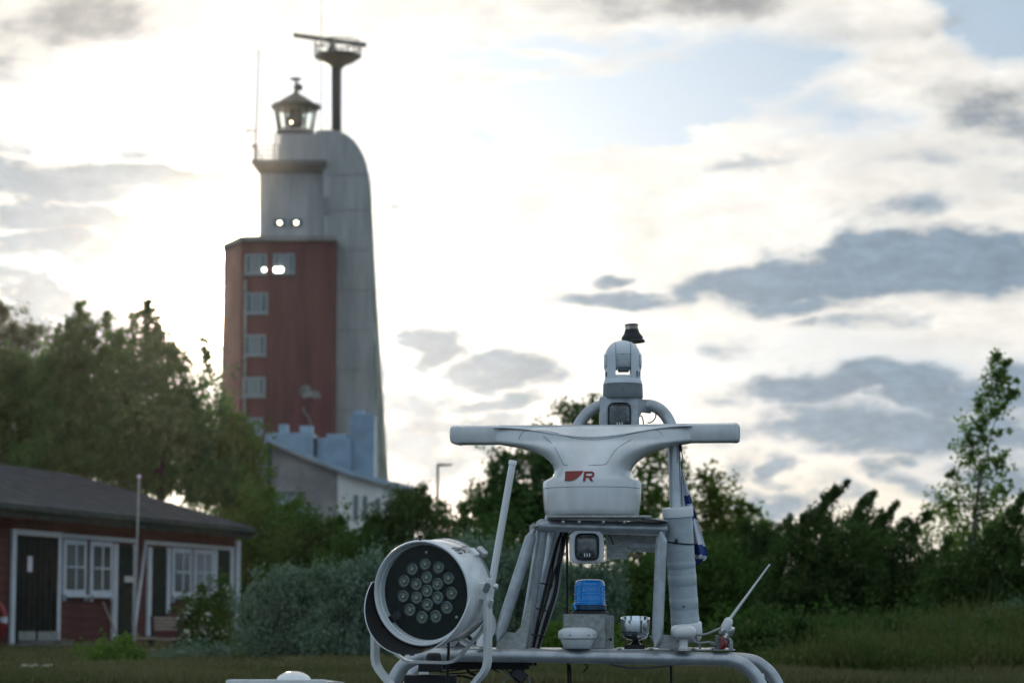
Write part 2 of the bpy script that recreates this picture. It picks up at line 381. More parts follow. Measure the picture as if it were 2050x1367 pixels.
def wloc(o):
    v = Vector(o.location) if o.parent is None else Vector(o.location)
    return v if o.parent is None or True else v
def tag(o, label=None, cat=None, group=None, kind=None):
    if label: o['label'] = label
    if cat: o['category'] = cat
    if group: o['group'] = group
    if kind: o['kind'] = kind
    return o
def thing(name, loc, label, cat, group=None):
    o = bpy.data.objects.new(name, None); COL.objects.link(o); o.location = loc; o.empty_display_size = .1
    return tag(o, label, cat, group)
def rep(obs, group):
    for o in obs: o['group'] = group
WATER = -1.25
# ================================================================== ground, water, tower, hut
def sstep(a, b, x):
    t = np.clip((x - a) / (b - a), 0, 1); return t * t * (3 - 2 * t)
def gz(x, y):
    x = np.asarray(x, float); y = np.asarray(y, float)
    z = .02 * np.sin(x * .8 + y * .31) + .025 * np.sin(x * .23 - y * .17)
    bank = sstep(.8, 4.5, x - (y - 24) * .05) * sstep(22, 30, y) * .26 * (1 - .3 * sstep(60, 200, y))
    z = z + bank
    shore = sstep(16.5, 19.0, y)
    return z * shore - (1 - shore) * 2.2
gm_ = mat('lawn soil and turf', (.048, .050, .022), .95, color2=(.066, .048, .030), vscale=.7, bump=.5, bscale=9)
xs = np.concatenate([np.linspace(-900, -60, 12), np.linspace(-50, -14, 12), np.linspace(-13, 13, 90), np.linspace(14, 50, 12), np.linspace(60, 900, 12)])
ys = np.concatenate([[14.0], np.linspace(16, 20, 12), np.linspace(20.5, 60, 90), np.linspace(62, 200, 40), [260, 400, 600, 900]])
GX, GY = np.meshgrid(xs, ys); GZ = gz(GX, GY)
mb = MB(); nx, ny = len(xs), len(ys)
mb.add([(float(a), float(b), float(c)) for a, b, c in zip(GX.ravel(), GY.ravel(), GZ.ravel())], [(j * nx + i, j * nx + i + 1, (j + 1) * nx + i + 1, (j + 1) * nx + i) for j in range(ny - 1) for i in range(nx - 1)])
tag(mb.build('ground', gm_, sm=80), kind='structure')
wm = mat('harbour water', (.010, .018, .020), .06, bump=.5, bscale=2.5, spec=.6)
mb = MB(); mb.add([(-900, -900, WATER), (900, -900, WATER), (900, 17.6, WATER), (-900, 17.6, WATER)], [(0, 1, 2, 3)]); tag(mb.build('water', wm, sm=0), kind='structure')

# ---------------- lighthouse
YL = 165.0; SL = YL / FPX
def L(px, py, d=0.0): return at(px, py, YL + d)
def lx(px, d=0): return at(px, 560, YL + d).x
def lz(py, d=0): return at(683, py, YL + d).z
lh = thing('lighthouse', (lx(600), YL + 4, 0), 'tall pale and red concrete lighthouse with glazed lantern and radar mast behind the trees', 'lighthouse')
def plan(pts, z0, z1, name, m, parent=lh, bevel=0):
    m_ = MB(); m_.prism([(lx(px, d), YL + d, z0) for px, d in pts], (0, 0, z1 - z0)); return m_.build(name, m, parent, bevel=bevel, sm=0)
# red block
redb = plan([(484, -1), (669, -1), (690, 8), (458, 8), (447, 2.5)], 0, lz(486), 'red_block', 'redwall')
mb = MB(); mb.prism([(lx(447, 2.5) - .04, YL + 2.5, 0), (lx(484, -1) - .04, YL - 1, 0), (lx(484, -1) + .02, YL - 1.03, 0), (lx(449, 2.5) + .1, YL + 2.5, 0)], (0, 0, lz(486) - .3)); mb.build('side_wall', 'redglow', lh, sm=0)
plan([(482, -1.3), (671, -1.3), (694, 8.5), (452, 8.5), (444, 2.4)], lz(487), lz(478), 'roof_slab', 'stone')
mb = MB(); mb.prism([(lx(452), YL + 6, lz(479)), (lx(452), YL + 6, lz(459)), (lx(458), YL + 6, lz(460)), (lx(500), YL + 6, lz(479))], (0, .3, 0)); mb.build('roof_fin', 'plaster', lh, sm=0)
mb = MB(); mb.tube([L(491, 560, -1.15), L(489, 800, -1.15), L(489, 1000, -1.15)], .09, 8); mb.build('downpipe', 'stone', lh)
# windows: frames proud of the wall with panes and a curtain gap
def lwin(x0, x1, y0, y1, split=True, d=-1.0, w='winframe'):
    xa, xb, za, zb = L(x0, y1, d).x, L(x1, y1, d).x, L(x0, y1, d).z, L(x0, y0, d).z
    m_ = MB(); t = .14; Yf = YL + d - .03
    for c, s in ((((xa + xb) / 2, za), (xb - xa, t)), (((xa + xb) / 2, zb), (xb - xa, t)), ((xa, (za + zb) / 2), (t, zb - za + t)), ((xb, (za + zb) / 2), (t, zb - za + t))):
        m_.box((c[0], Yf, c[1]), (s[0] + (t if s[1] == t else 0), .14 if s[1] == t else .142, s[1]))
    if split: m_.box(((xa + xb) / 2, Yf, (za + zb) / 2), (.16, .12, zb - za - t))
    f = m_.build('window', w, lh, sm=0)
    n = 2 if split else 1
    for k in range(n):
        a = xa + (xb - xa) * k / n; b = xa + (xb - xa) * (k + 1) / n
        m_ = MB(); m_.box(((a + b) / 2, YL + d - .02, (za + zb) / 2), (b - a - .15, .04, zb - za - .1)); m_.build('pane', 'winglass', f, sm=0)
        m_ = MB(); m_.box(((b - .28) if k == 0 else (a + .28), YL + d - .045, (za + zb) / 2), (.22, .02, zb - za - .14)); m_.build('curtain', 'curtain', f, sm=0)
    m_ = MB(); m_.box(((xa + xb) / 2, Yf - .08, za - .12), (xb - xa + .3, .25, .07)); m_.build('sill', 'winframe', f, sm=0)
lwin(492, 532, 511, 547); lwin(549, 588, 510, 546)
lwin(493, 534, 588, 626); lwin(490, 530, 672, 710); lwin(487, 529, 757, 792); lwin(484, 524, 838, 870)
# pale patched emblem with a trailing cable
mb = MB()
mb.prism([L(600, 776, -1), L(607, 771, -1), L(618, 771, -1), L(623, 780, -1), L(634, 781, -1), L(642, 788, -1), L(642, 796, -1), L(632, 798, -1), L(620, 794, -1), L(608, 797, -1), L(601, 790, -1)], (0, -.06, 0)); mb.build('wall_emblem', mat('worn emblem paint', (.26, .24, .22), .8, var=.4, vscale=1.6), lh, sm=0)
mb = MB(); mb.tube([L(x, y, -1.08) for x, y in ((607, 815), (609, 825), (617, 835), (622, 850), (622, 862))], .06, 6, 5); mb.build('wall_cable', 'stone', lh)
# pale upper block
upb = plan([(518, 2), (652, 2), (652, 10), (526, 10)], lz(480, 2), lz(345, 2), 'upper_block', 'concrete')
mb = MB(); z0, z1, z2 = lz(347, 2), lz(333, 2), lz(326, 2)
mb.loft([[Vector((lx(a, 2), YL + b, z)) for a, b in q] for z, q in ((z0, [(517, 1.9), (651, 1.9), (652, 10.2), (524, 10.2)]), (z1, [(504, .9), (653, .9), (656, 11), (512, 11)]), (z2, [(503, .8), (654, .8), (657, 11.1), (511, 11.1)]))]); mb.build('cornice', 'stone', lh, sm=0)
for a, b in ((534, 556), (572, 596)):
    pass
for x, y in ((560, 446), (593, 446)):
    mb = MB(); mb.box(L(x, y, 1.97), (.95, .08, .6)); f = mb.build('window', 'winframe', lh, sm=0)
    mb = MB(); mb.box(L(x, y, 1.92), (.78, .03, .45)); mb.build('pane', 'winglass', f, sm=0)
    mb = MB(); mb.lathe([(.02, -.05), (.13, -.03), (.13, .02)], L(x, y, 1.86), (0, 1, 0), 12); mb.build('lamp_or_glint', 'lamp', f)  # added glowing disc imitates sky showing through the window, no lamp here
for x, w_ in ((529, .12), (553, .17), (562, .17)):
    mb = MB(); mb.lathe([(.02, -.05), (w_, -.03), (w_, .02)], L(x, 540, -1.12), (0, 1, 0), 12); mb.build('lamp_or_glint', 'winglint', lh)  # see-through window glints made as added glowing discs
# drum below the lantern
dc = L(591, 325, 5)
def lr(r, py): return (r * SL * 1.02, lz(py, 5) - dc.z)
plan([(557, 1.6), (664, 1.6), (664, 9), (564, 9)], lz(327, 1.6), lz(268, 1.6), 'lantern_base', 'concrete')
mb = MB(); mb.lathe([lr(34, 270), lr(39, 267), lr(39, 263), lr(30, 262)], dc, seg=24); mb.build('lantern_ring', 'stone', lh, sm=30)
plan([(590, 3), (652, 3), (652, 8), (590, 8)], lz(327, 3), lz(268, 3), 'drum_annex', 'concrete')
# lantern: glazing bars, lens, roof
NS = 12
def lring(r, py, n=NS, ph=.13): return [dc + Vector((math.cos(2 * math.pi * k / n + ph) * r * SL, math.sin(2 * math.pi * k / n + ph) * r * SL, lz(py, 5) - dc.z)) for k in range(n)]
lo, hi = lring(36, 263), lring(45, 216)
lan = MB().loft([lring(38, 265, 24), lring(38, 262, 24)]).build('lantern_sill', 'darkmetal', lh, sm=0)
for k in range(NS):
    mb = MB(); mb.tube([lo[k], hi[k]], .07, 6); mb.build('glazing_bar', 'darkmetal', lan)
for k in range(NS):
    a, b, c, d = lo[k], lo[(k + 1) % NS], hi[(k + 1) % NS], hi[k]
    mb = MB(); mb.add([a, b, c, d], [(0, 1, 2, 3)]); mb.build('glass_panel', 'lanternglass', lan, sm=0)
mb = MB(); mb.lathe([lr(4, 264), lr(12, 258), lr(16, 248), lr(17, 238), lr(15, 228), lr(10, 220), lr(3, 217)], dc, seg=20); mb.build('lens', 'brass', lan, sm=60)
mb = MB(); mb.lathe([(.02, -.05), (.08, -.02), (.08, .02)], L(583, 245, 4.3), (0, 1, 0), 12); mb.build('lamp_or_glint', 'lamp', lan)
mb = MB(); mb.tube([L(592, 262, 5), L(592, 214, 5)], .16, 8); mb.build('lens_column', 'darkmetal', lan)
rf = MB().lathe([lr(48, 219), lr(51, 217), lr(50, 213), lr(36, 205), lr(20, 195), lr(8, 188.5), lr(4, 184), lr(3, 178)], dc, seg=24).build('lantern_roof', 'darkmetal', lh, sm=40)
for k in range(12):
    a = 2 * math.pi * k / 12 + .13; mb = MB(); mb.tube([dc + Vector((math.cos(a) * r * SL, math.sin(a) * r * SL, lz(py, 5) - dc.z)) for r, py in ((51, 214), (50, 209))], .05, 6); mb.build('gargoyle', 'darkmetal', rf)
mb = MB(); mb.tube([L(593, 186, 5), L(593, 157, 5)], .11, 8); mb.lathe([(.05, -.25), (.32, -.15), (.36, .1), (.1, .3)], L(597, 176, 5), seg=10); mb.lathe([(.1, -.1), (.42, -.05), (.42, .06), (.2, .12)], L(592, 159, 5), seg=10); mb.build('finial', 'darkmetal', rf)
# balcony railing and aerials
rail = MB(); ps = [(505, 1), (652, 1)]
pts_ = [(lx(506, 1), YL + 1.1), (lx(552, 1), YL + 1.1), (lx(600, 1), YL + 1.1)]
rr_ = thing
rl = MB()
for z in (.35, .7, 1.1): rl.tube([(lx(506, 1), YL + 10, z2 + z), (lx(506, 1), YL + 1.1, z2 + z), (lx(556, 1), YL + 1.1, z2 + z)], .03, 6)
top_rail = rl.build('railing', 'stone', lh)
for i in range(9):
    x = lx(506 + i * 6.2, 1); mb = MB(); mb.tube([(x, YL + 1.1, z2), (x, YL + 1.1, z2 + 1.15)], .035, 6); mb.build('railing_post', 'stone', top_rail)
for i in range(3):
    x = lx(546 + i * 4, 3); mb = MB(); mb.tube([(x, YL + 3, z2), (x, YL + 3, lz(266, 3))], .04, 6); mb.build('ladder_rail', 'stone', lh)
mb = MB(); mb.tube([L(510, 326, 2), L(514, 230, 2), L(518, 100, 2)], lambda t: .11 - .06 * t, 6); a_ = mb.build('mast_aerial', 'stone', lh)
mb = MB(); mb.tube([L(492, 262, 2), L(514, 262, 2)], .05, 6); mb.tube([L(495, 257, 2), L(495, 268, 2)], .05, 6); mb.tube([L(503, 258, 2), L(503, 266, 2)], .04, 6); mb.tube([L(505, 290, 2), L(512, 300, 2)], .12, 6); mb.build('side_aerial', 'stone', a_)
mb = MB(); mb.tube([L(643, 262, 4), L(643, 130, 4), L(643, -60, 4)], lambda t: .05 - .02 * t, 6); mb.build('mast_aerial', 'stone', lh)
# stair tower with rounded shoulder
prof = [(648, 1225), (650, 470), (645, 300), (632, 268), (632, 262), (655, 260), (680, 263), (694, 270), (708, 281), (720, 297), (729, 314), (735, 334), (738, 360), (741, 480), (744, 600), (748, 740), (752, 860), (758, 1000), (764, 1225)]
def back(px, py):
    k = sstep(260, 340, py) * (5 + 17 * sstep(300, 1000, py))
    return px + float(k) if px > 690 else px
fr_ = [Vector((at(px, py, YL + 1.5).x, YL + 1.5, at(px, py, YL + 1.5).z)) for px, py in prof]
bk_ = [Vector((at(back(px, py), py, YL + 6).x, YL + 6, at(px, py, YL + 1.5).z)) for px, py in prof]
bk2 = [Vector((at(back(px, py) - 3, py, YL + 11).x, YL + 11, p.z)) for (px, py), p in zip(prof, bk_)]
n = len(prof)
mb = MB(); mb.add(fr_ + bk_ + bk2, []); mb.f = [tuple(range(n))]; mb.m = [0]
for a in range(2):
    for i in range(n):
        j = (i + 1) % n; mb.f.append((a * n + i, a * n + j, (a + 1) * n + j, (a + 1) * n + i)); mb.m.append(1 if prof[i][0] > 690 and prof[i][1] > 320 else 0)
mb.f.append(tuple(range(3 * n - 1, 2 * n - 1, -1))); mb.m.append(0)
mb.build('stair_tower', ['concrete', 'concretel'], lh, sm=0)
for px, y0, y1 in ((652, 395, 430),):
    mb = MB(); mb.box(L(px + 1, (y0 + y1) / 2, 1.45), (.35, .12, 1.2)); mb.build('wall_slit', 'stone', lh, sm=0)
for py in (1060, 980, 900, 820, 740, 660, 580, 500, 420, 350): 
    mb = MB(); a, b = at(667 if py > 480 else 652, py, YL + 1.46), at(740, py, YL + 1.46); mb.box(((a.x + b.x) / 2, YL + 1.49, a.z), (b.x - a.x, .02, .05)); mb.build('pour_joint', 'stone', lh, sm=0)
# radar mast on top
dm_ = []
for px, w in ((667, .12), (674, .14), (678, .20)):
    mb = MB(); mb.tube([L(px, 264, 4), L(px, 132, 4)], w, 8); mb.build('mast_pole', 'darkmetal', lh)
pc = L(676, 130, 4)
def pr(r, py): return (r * SL, lz(py, 4) - pc.z)
mb = MB(); mb.lathe([pr(8, 140), pr(16, 132), pr(20, 130), pr(40, 122), pr(48, 117), pr(49, 111), pr(3, 110.5)], pc, seg=8); plat = mb.build('mast_platform', 'darkmetal', lh, sm=20)
for py in (86, 98): 
    mb = MB(); mb.lathe([(48 * SL, lz(py, 4) - pc.z - .05), (49 * SL, lz(py, 4) - pc.z), (48 * SL, lz(py, 4) - pc.z + .05)], pc, seg=16, cap=False); mb.build('platform_rail', 'stone', plat)
for k in range(10):
    a = 2 * math.pi * k / 10 + .2; q = pc + Vector((math.cos(a) * 48 * SL, math.sin(a) * 48 * SL, 0)); mb = MB(); mb.tube([q + Vector((0, 0, pr(0, 112)[1])), q + Vector((0, 0, pr(0, 85)[1]))], .055, 6); mb.build('railing_post', 'stone', plat)
mb = MB(); mb.lathe([pr(8, 111), pr(8, 98), pr(6, 92), pr(7, 86), pr(4, 80)], pc + Vector((-11 * SL, 0, 0)), seg=12); mb.build('scanner_pedestal', 'darkmetal', plat)
a, b = L(588, 71, 3), L(733, 91, 5); d_ = (b - a); mb = MB(); mb.box((a + b) / 2, (d_.length, .45, .26), (d_.normalized(), Vector((0, 1, 0)), d_.normalized().cross(Vector((0, 1, 0))))); mb.build('scanner_bar', 'darkmetal', plat)

# ---------------- low annex building in front of the tower
YA = 128.0
def A(px, py, d=0.0): return at(px, py, YA + d)
def ax_(px, d=0): return A(px, 1225, d).x
ann = thing('annex_building', (ax_(650), YA, 0), 'low grey rendered outbuilding with pitched roof at the foot of the lighthouse', 'building')
mb = MB(); mb.prism([A(541, 1225), A(541, 884), A(560, 892), A(640, 924), A(700, 948), A(778, 968), A(792, 972), A(792, 1225)], (0, 9, 0)); mb.build('wall', 'stone', ann, sm=0)
mb = MB(); mb.prism([A(676, 1225, -.02), A(676, 938, -.02), A(700, 948, -.02), A(778, 970, -.02), A(792, 974, -.02), A(792, 1225, -.02)], (0, -.02, 0)); mb.build('plaster_panel', 'plaster', ann, sm=0)
mb = MB(); mb.prism([A(470, 1225, .5), A(505, 884, .5), A(541, 884, .5), A(541, 1225, .5)], (0, 8, 0)); mb.build('wall', 'stone', ann, sm=0)
def rail_(pts, w, dd, name, m, par_=ann, d=0.):
    m_ = MB(); up_ = [A(x, y, d) for x, y in pts]; lo_ = [A(x, y + w, d) for x, y in pts]; m_.prism(up_ + lo_[::-1], (0, dd, 0)); return m_.build(name, m, par_, sm=0)
rail_([(536, 876), (560, 886), (640, 918), (700, 942), (778, 962), (800, 966), (830, 974)], 7, 9.6, 'roof', 'sheet', d=-.4)
rail_([(541, 884), (560, 893.5), (640, 925.5), (700, 949.5), (778, 969.5), (826, 980)], 5, .2, 'fascia', 'stone', d=-.42)
mb = MB(); mb.tube([A(539, 880, -.2), A(539, 1100, -.2)], .12, 8); mb.build('downpipe', 'darkmetal', ann)
mb = MB(); mb.box(A(785, 1090, 1.2), (50 * YA / FPX, .2, 200 * YA / FPX)); mb.build('wall', 'plaster', ann, sm=0)
def awin(x0, x1, y0, y1, m, frame_=True, d=-.05, n=1):
    a, b = A(x0, y1, d), A(x1, y0, d); m_ = MB(); m_.box(((a.x + b.x) / 2, YA + d, (a.z + b.z) / 2), (b.x - a.x, .08, b.z - a.z)); f = m_.build('window', 'stone' if not frame_ else 'winframe', ann, sm=0)
    for k in range(n):
        w = (b.x - a.x) / n; m_ = MB(); m_.box((a.x + w * (k + .5), YA + d - .06, (a.z + b.z) / 2), (w * .84, .05, (b.z - a.z) * .9)); m_.build('pane', m, f, sm=0)
    return f
awin(553, 606, 983, 1040, mat('pane with painted sky', (.30, .38, .41), .15, coat=.5, var=.2, vscale=1), n=2)  # pale base colour imitates the sky mirrored in the glass
awin(592, 602, 944, 976, 'stone'); awin(707, 717, 990, 1040, 'winglass', False); awin(726, 735, 992, 1042, 'winglass', False); awin(752, 762, 996, 1046, 'winglass', False); awin(770, 776, 1002, 1046, 'winglass', False)
mb = MB(); mb.box(A(581, 982, -.3), (58 * YA / FPX, .4, .12)); mb.build('window_hood', 'stone', ann, sm=0)
# stack of blue-grey metal rooms and vents on the roof
met = thing('metal_roof_rooms', (ax_(640), YA + 3, lz(900)), 'stepped blue-grey metal plant rooms and vents rising above the outbuilding roof', 'roof structure')
def mroom(x0, x1, y0, y1, d, dep, name='metal_room', ribs=True):
    a, b = A(x0, y1, d), A(x1, y0, d); m_ = MB()
    m_.box(((a.x + b.x) / 2, YA + d + dep / 2, (a.z + b.z) / 2), (b.x - a.x, dep, b.z - a.z)); o = m_.build(name, 'sheet', met, sm=0)
    if ribs:
        nR = max(2, int((x1 - x0) / 7)); w = (b.x - a.x) / nR
        for k in range(nR + 1):
            m_ = MB(); m_.box((a.x + w * k, YA + d - .03, (a.z + b.z) / 2), (.045, .06, b.z - a.z - .02)); m_.build('standing_seam', 'sheet', o, sm=0)
    return o
mroom(531, 627, 866, 930, 2, 3); mroom(558, 576, 849, 868, 2.4, .8, 'vent_box', False); mroom(600, 625, 852, 868, 2.4, 1, 'vent_box', False)
mroom(634, 702, 876, 950, 2.6, 3); mroom(654, 694, 868, 880, 2.7, 2, 'vent_box', False); mroom(700, 749, 828, 960, 3.2, 3); mroom(708, 728, 820, 830, 3.4, 1.2, 'vent_box', False)
mb = MB(); mb.box(A(628, 904, 2.2), (.35, .2, 1.5)); mb.build('dark_gap', 'darkmetal', met, sm=0)

# ---------------- street lamp
slp = thing('street_lamp', (A(876, 1225, -20).x, YA - 20, 0), 'thin street lamp with flat head between the lighthouse and the radar', 'street lamp')
def T(px, py): return at(px, py, YA - 20)
mb = MB(); mb.tube([T(876, 1225), T(876, 930)], lambda t: .09 - .03 * t, 8); mb.build('lamp_post', 'stone', slp)
mb = MB(); mb.prism([T(873, 934), T(876, 927), T(906, 928), T(904, 932), T(880, 933), T(878, 938)], (0, .3, 0)); mb.build('lamp_head', 'darkmetal', slp, sm=0)

# ---------------- red hut
HY0, HY1 = 45.0, 57.0
H0 = at(22, 1225, HY0); H1 = at(470, 1225, HY1)
he = Vector((H1.x - H0.x, H1.y - H0.y, 0)); HL = he.length; he.normalize(); hn = Vector((he.y, -he.x, 0))
if hn.y > 0 and hn.x < 0: hn = -hn
Hb = Vector((H0.x, H0.y, 0))
def hs(px, py=1150, out=0.0):
    """facade coordinate and height under a photo position"""
    d = ray(px, py); o = Hb + hn * out; t = (o - ORI).dot(hn) / d.dot(hn); p = ORI + d * t
    return (p - o).dot(he), p.z
def HP(s, z, out=0.0): return Hb + he * s + hn * out + Vector((0, 0, z))
hut = thing('red_hut', tuple(HP(3, 0)), 'long low dark red wooden hut with white trimmed door and windows under a grey roof', 'hut')
AXH = (he, hn, Vector((0, 0, 1)))
def hbox(s0, s1, z0, z1, out, dep, name, m, parent=None, bevel=0):
    m_ = MB(); m_.box(HP((s0 + s1) / 2, (z0 + z1) / 2, out + dep / 2), (s1 - s0, dep, z1 - z0), AXH); return m_.build(name, m, parent or hut, bevel=bevel, sm=0)
ztop = 2.62
body = hbox(-5, HL, 0, ztop, -6, 5.98, 'wall', 'hutred')
nb_ = 15; bh = ztop / nb_; base = None
for k in range(nb_):
    if base is None:
        m_ = MB(); m_.add([HP(-5, 0, 0) , HP(HL, 0, 0), HP(HL, 0, .028), HP(-5, 0, .028), HP(-5, bh - .008, 0), HP(HL, bh - .008, 0), HP(HL, bh - .008, .010), HP(-5, bh - .008, .010)], [(0, 1, 2, 3), (4, 7, 6, 5), (3, 2, 6, 7), (0, 4, 5, 1), (0, 3, 7, 4), (1, 5, 6, 2)])
        base = m_.build('board', 'hutred', body, sm=0)
    else:
        o = base.copy(); COL.objects.link(o); o.location = (0, 0, bh * k)
# roof with hip at the right end
s_r, z_e = hs(510, 1064, .55); z_e0 = ztop + .02
ze = z_e
def solve_ridge(px, py):
    s, z = hs(px, py, -3.0); return s, z
sr, zr = solve_ridge(150, 958)
E0, E1 = HP(-6, ze, .55), HP(s_r, ze, .55); RG0, RG1 = HP(-6, zr, -3.0), HP(sr, zr, -3.0); Bk1, Bk0 = HP(s_r, ze, -6.6), HP(-6, ze, -6.6)
mb = MB(); up = Vector((0, 0, .09))
mb.add([E0, E1, RG1, RG0, Bk1, Bk0] + [p + up for p in (E0, E1, RG1, RG0, Bk1, Bk0)], [(0, 1, 2, 3), (1, 4, 2), (4, 5, 3, 2), (6, 9, 8, 7), (7, 8, 10), (10, 8, 9, 11), (0, 6, 7, 1), (1, 7, 10, 4), (4, 10, 11, 5), (5, 11, 6, 0), (0, 3, 9, 6), (3, 5, 11, 9)])
roof_ = mb.build('roof', 'roof', hut, sm=0)
# shingle courses as laid strips
for k in range(1, 13):
    t = k / 13; a = E0.lerp(RG0, t) + up; b = E1.lerp(RG1, t) + up; m_ = MB(); nrm = Vector((0, 0, 1)); m_.box((a + b) / 2 + nrm * .006, ((b - a).length, .05, .016), ((b - a).normalized(), (RG0 - E0).normalized(), (b - a).normalized().cross((RG0 - E0).normalized()))); m_.build('shingle_course', 'roof', roof_, sm=0)
hbox(-6, s_r, ze - .16, ze - .02, .50, .05, 'fascia', 'roof')
mb = MB(); mb.tube([HP(-6, ze - .03, .62), HP(s_r, ze - .03, .62)], .055, 10); mb.build('gutter', 'shutter', hut)
hbox(-5.5, HL + .1, ze - .05, ze - .03, -.3, .85, 'soffit', 'hutred')
# trims by photo position
def trim(x0, x1, y0, y1, name, m='hutwhite', out=.03, dep=.045, parent=None):
    s0, _ = hs(x0, y0); s1, _ = hs(x1, y0); _, z1 = hs((x0 + x1) / 2, y0); _, z0 = hs((x0 + x1) / 2, y1)
    return hbox(s0, s1, z0, z1, out, dep, name, m, parent)
door = trim(27, 110, 1073, 1281, 'door', 'hutdoor', .03, .05)
for x0, x1 in ((27, 62), (66, 108)): trim(x0 + 1, x1, 1263, 1281, 'kick_plate', 'kick', .085, .012, door)
for k in range(7): trim(30 + k * 11.2, 30.6 + k * 11.2, 1076, 1262, 'board_joint', 'black', .079, .004, door)
trim(47, 56, 1113, 1144, 'notice', 'hutwhite', .085, .01, door)
trim(19, 27, 1063, 1291, 'door_jamb'); trim(110, 117.5, 1072, 1288, 'door_jamb'); trim(19, 118, 1062, 1072.5, 'door_head', out=.031)
trim(27, 110, 1281, 1291, 'door_step', 'step', .03, .35)
def hwin(x0, x1, y0, y1, curtain=False):
    f = trim(x0, x1, y0, y1, 'window', 'hutwhite', .03, .04)
    w, h = x1 - x0, y1 - y0
    xa, xb, ya, yb = x0 + w * .13, x1 - w * .13, y0 + h * .09, y1 - h * .10
    trim(xa, xb, ya, yb, 'pane_recess', 'black', .071, .004, f)
    xm, ym = (xa + xb) / 2, (ya + yb) / 2
    for a, b, c, d in ((xa, xm - .9, ya, ym - 1.2), (xm + .9, xb, ya, ym - 1.2), (xa, xm - .9, ym + 1.2, yb), (xm + .9, xb, ym + 1.2, yb)):
        trim(a, b, c, d, 'pane', 'curtain' if curtain else 'hutglass', .076, .004, f)
    trim(xm - 1.2, xm + 1.2, ya, yb, 'glazing_bar', 'hutwhite', .074, .02, f); trim(xa, xb, ym - 1.6, ym + 1.6, 'glazing_bar', 'hutwhite', .0741, .019, f)
    trim(x0 - 1, x1 + 1, y1, y1 + 5, 'sill', 'hutwhite', .03, .10, f); trim(x0 - .5, x0 + 4, y1 + 5, y1 + 12, 'bracket', 'hutwhite', .031, .04, f); trim(x1 - 4, x1 + .5, y1 + 5, y1 + 12, 'bracket', 'hutwhite', .031, .04, f)
hwin(122, 168, 1080, 1190); hwin(176, 220, 1084, 1191); hwin(340, 379, 1097, 1193); hwin(384, 422, 1100, 1192, True)
trim(119, 268, 1073, 1081, 'header_board', out=.032); trim(286, 463, 1088, 1095, 'header_board', out=.032)
def shut(x0, x1, y0, y1):
    f = trim(x0, x1, y0, y1, 'shutter', 'shutter', .03, .02); n = int((y1 - y0) / 9)
    for k in range(n):
        ya = y0 + (y1 - y0) * (k + .12) / n; yb = y0 + (y1 - y0) * (k + .80) / n; trim(x0 + 1, x1 - 1, ya, yb, 'slat', 'shutter', .052, .018, f)
    return f
shut(231, 262, 1091, 1285); shut(299, 329, 1096, 1240); shut(430, 456, 1102, 1220)
for x0, x1, y0, y1 in ((222, 231, 1088, 1285), (262, 269, 1090, 1272), (291, 299, 1095, 1272), (329, 336, 1096, 1228), (421, 430, 1100, 1222), (456, 463, 1100, 1218), (468, 476, 1081, 1260)): trim(x0, x1, y0, y1, 'casing_board')
trim(241, 262, 1153, 1165, 'small_sign', 'hutwhite', .09, .01)
# things leaning on the hut
def hp3(px, py, out): s, z = hs(px, py, out); return HP(s, z, out)
tag(MB().tube([hp3(292, 1085, .1), hp3(270, 1255, .6)], .028, 8).build('leaning_pole', 'hutwhite', org=hp3(270, 1255, .6)), 'white slanting pole leaning on the hut wall beside the left shutter', 'pole')
tag(MB().tube([hp3(206, 1205, .08), hp3(240, 1285, .7)], .022, 8).build('leaning_stick', 'wood', org=hp3(240, 1285, .7)), 'brown wooden stick leaning against the red boards under the windows', 'stick')
p0, p1 = at(268, 1291, 43), at(278.5, 958, 43)
fpo = thing('lawn_flag_pole', (p0.x, 43, float(gz(p0.x, 43))), 'bare pale pole standing on the lawn in front of the hut windows', 'pole')
mb = MB(); mb.tube([p0, p1], lambda t: .022 - .004 * t, 10); mb.build('pole_shaft', 'galv', fpo); mb = MB(); mb.lathe([(.02, 0), (.045, .03), (.02, .07)], p1, seg=10); mb.build('pole_top', 'hutwhite', fpo)
# red lifebuoy at the frame's left edge
c_ = at(-22, 1240, 43.5); lb = thing('lifebuoy', tuple(c_ + Vector((0, 0, -.38))), 'red lifebuoy on a stand cut off by the left edge beside the hut door', 'lifebuoy')
m_ = MB(); rings_ = [[c_ + Vector((math.cos(t) * (.26 + .07 * math.cos(s)), .07 * math.sin(s), math.sin(t) * (.32 + .07 * math.cos(s)))) for s in [2 * math.pi * j / 12 for j in range(12)]] for t in [2 * math.pi * k / 40 for k in range(41)]]
m_.loft(rings_, cap=False); lbo = m_.build('ring', 'buoy', lb, sm=60)
for t0 in (.0, math.pi / 2, math.pi, 1.5 * math.pi):
    m_ = MB(); m_.loft([[c_ + Vector((math.cos(t) * (.26 + .075 * math.cos(s)), .075 * math.sin(s), math.sin(t) * (.32 + .075 * math.cos(s)))) for s in [2 * math.pi * j / 12 for j in range(12)]] for t in (t0 - .15, t0, t0 + .15)], cap=False); m_.build('white_band', 'hutwhite', lbo, sm=60)
mb = MB(); mb.tube([c_ + Vector((0, .12, .3)), Vector((c_.x, c_.y + .12, -.1))], .04, 8); mb.build('stand_post', 'wood', lb)
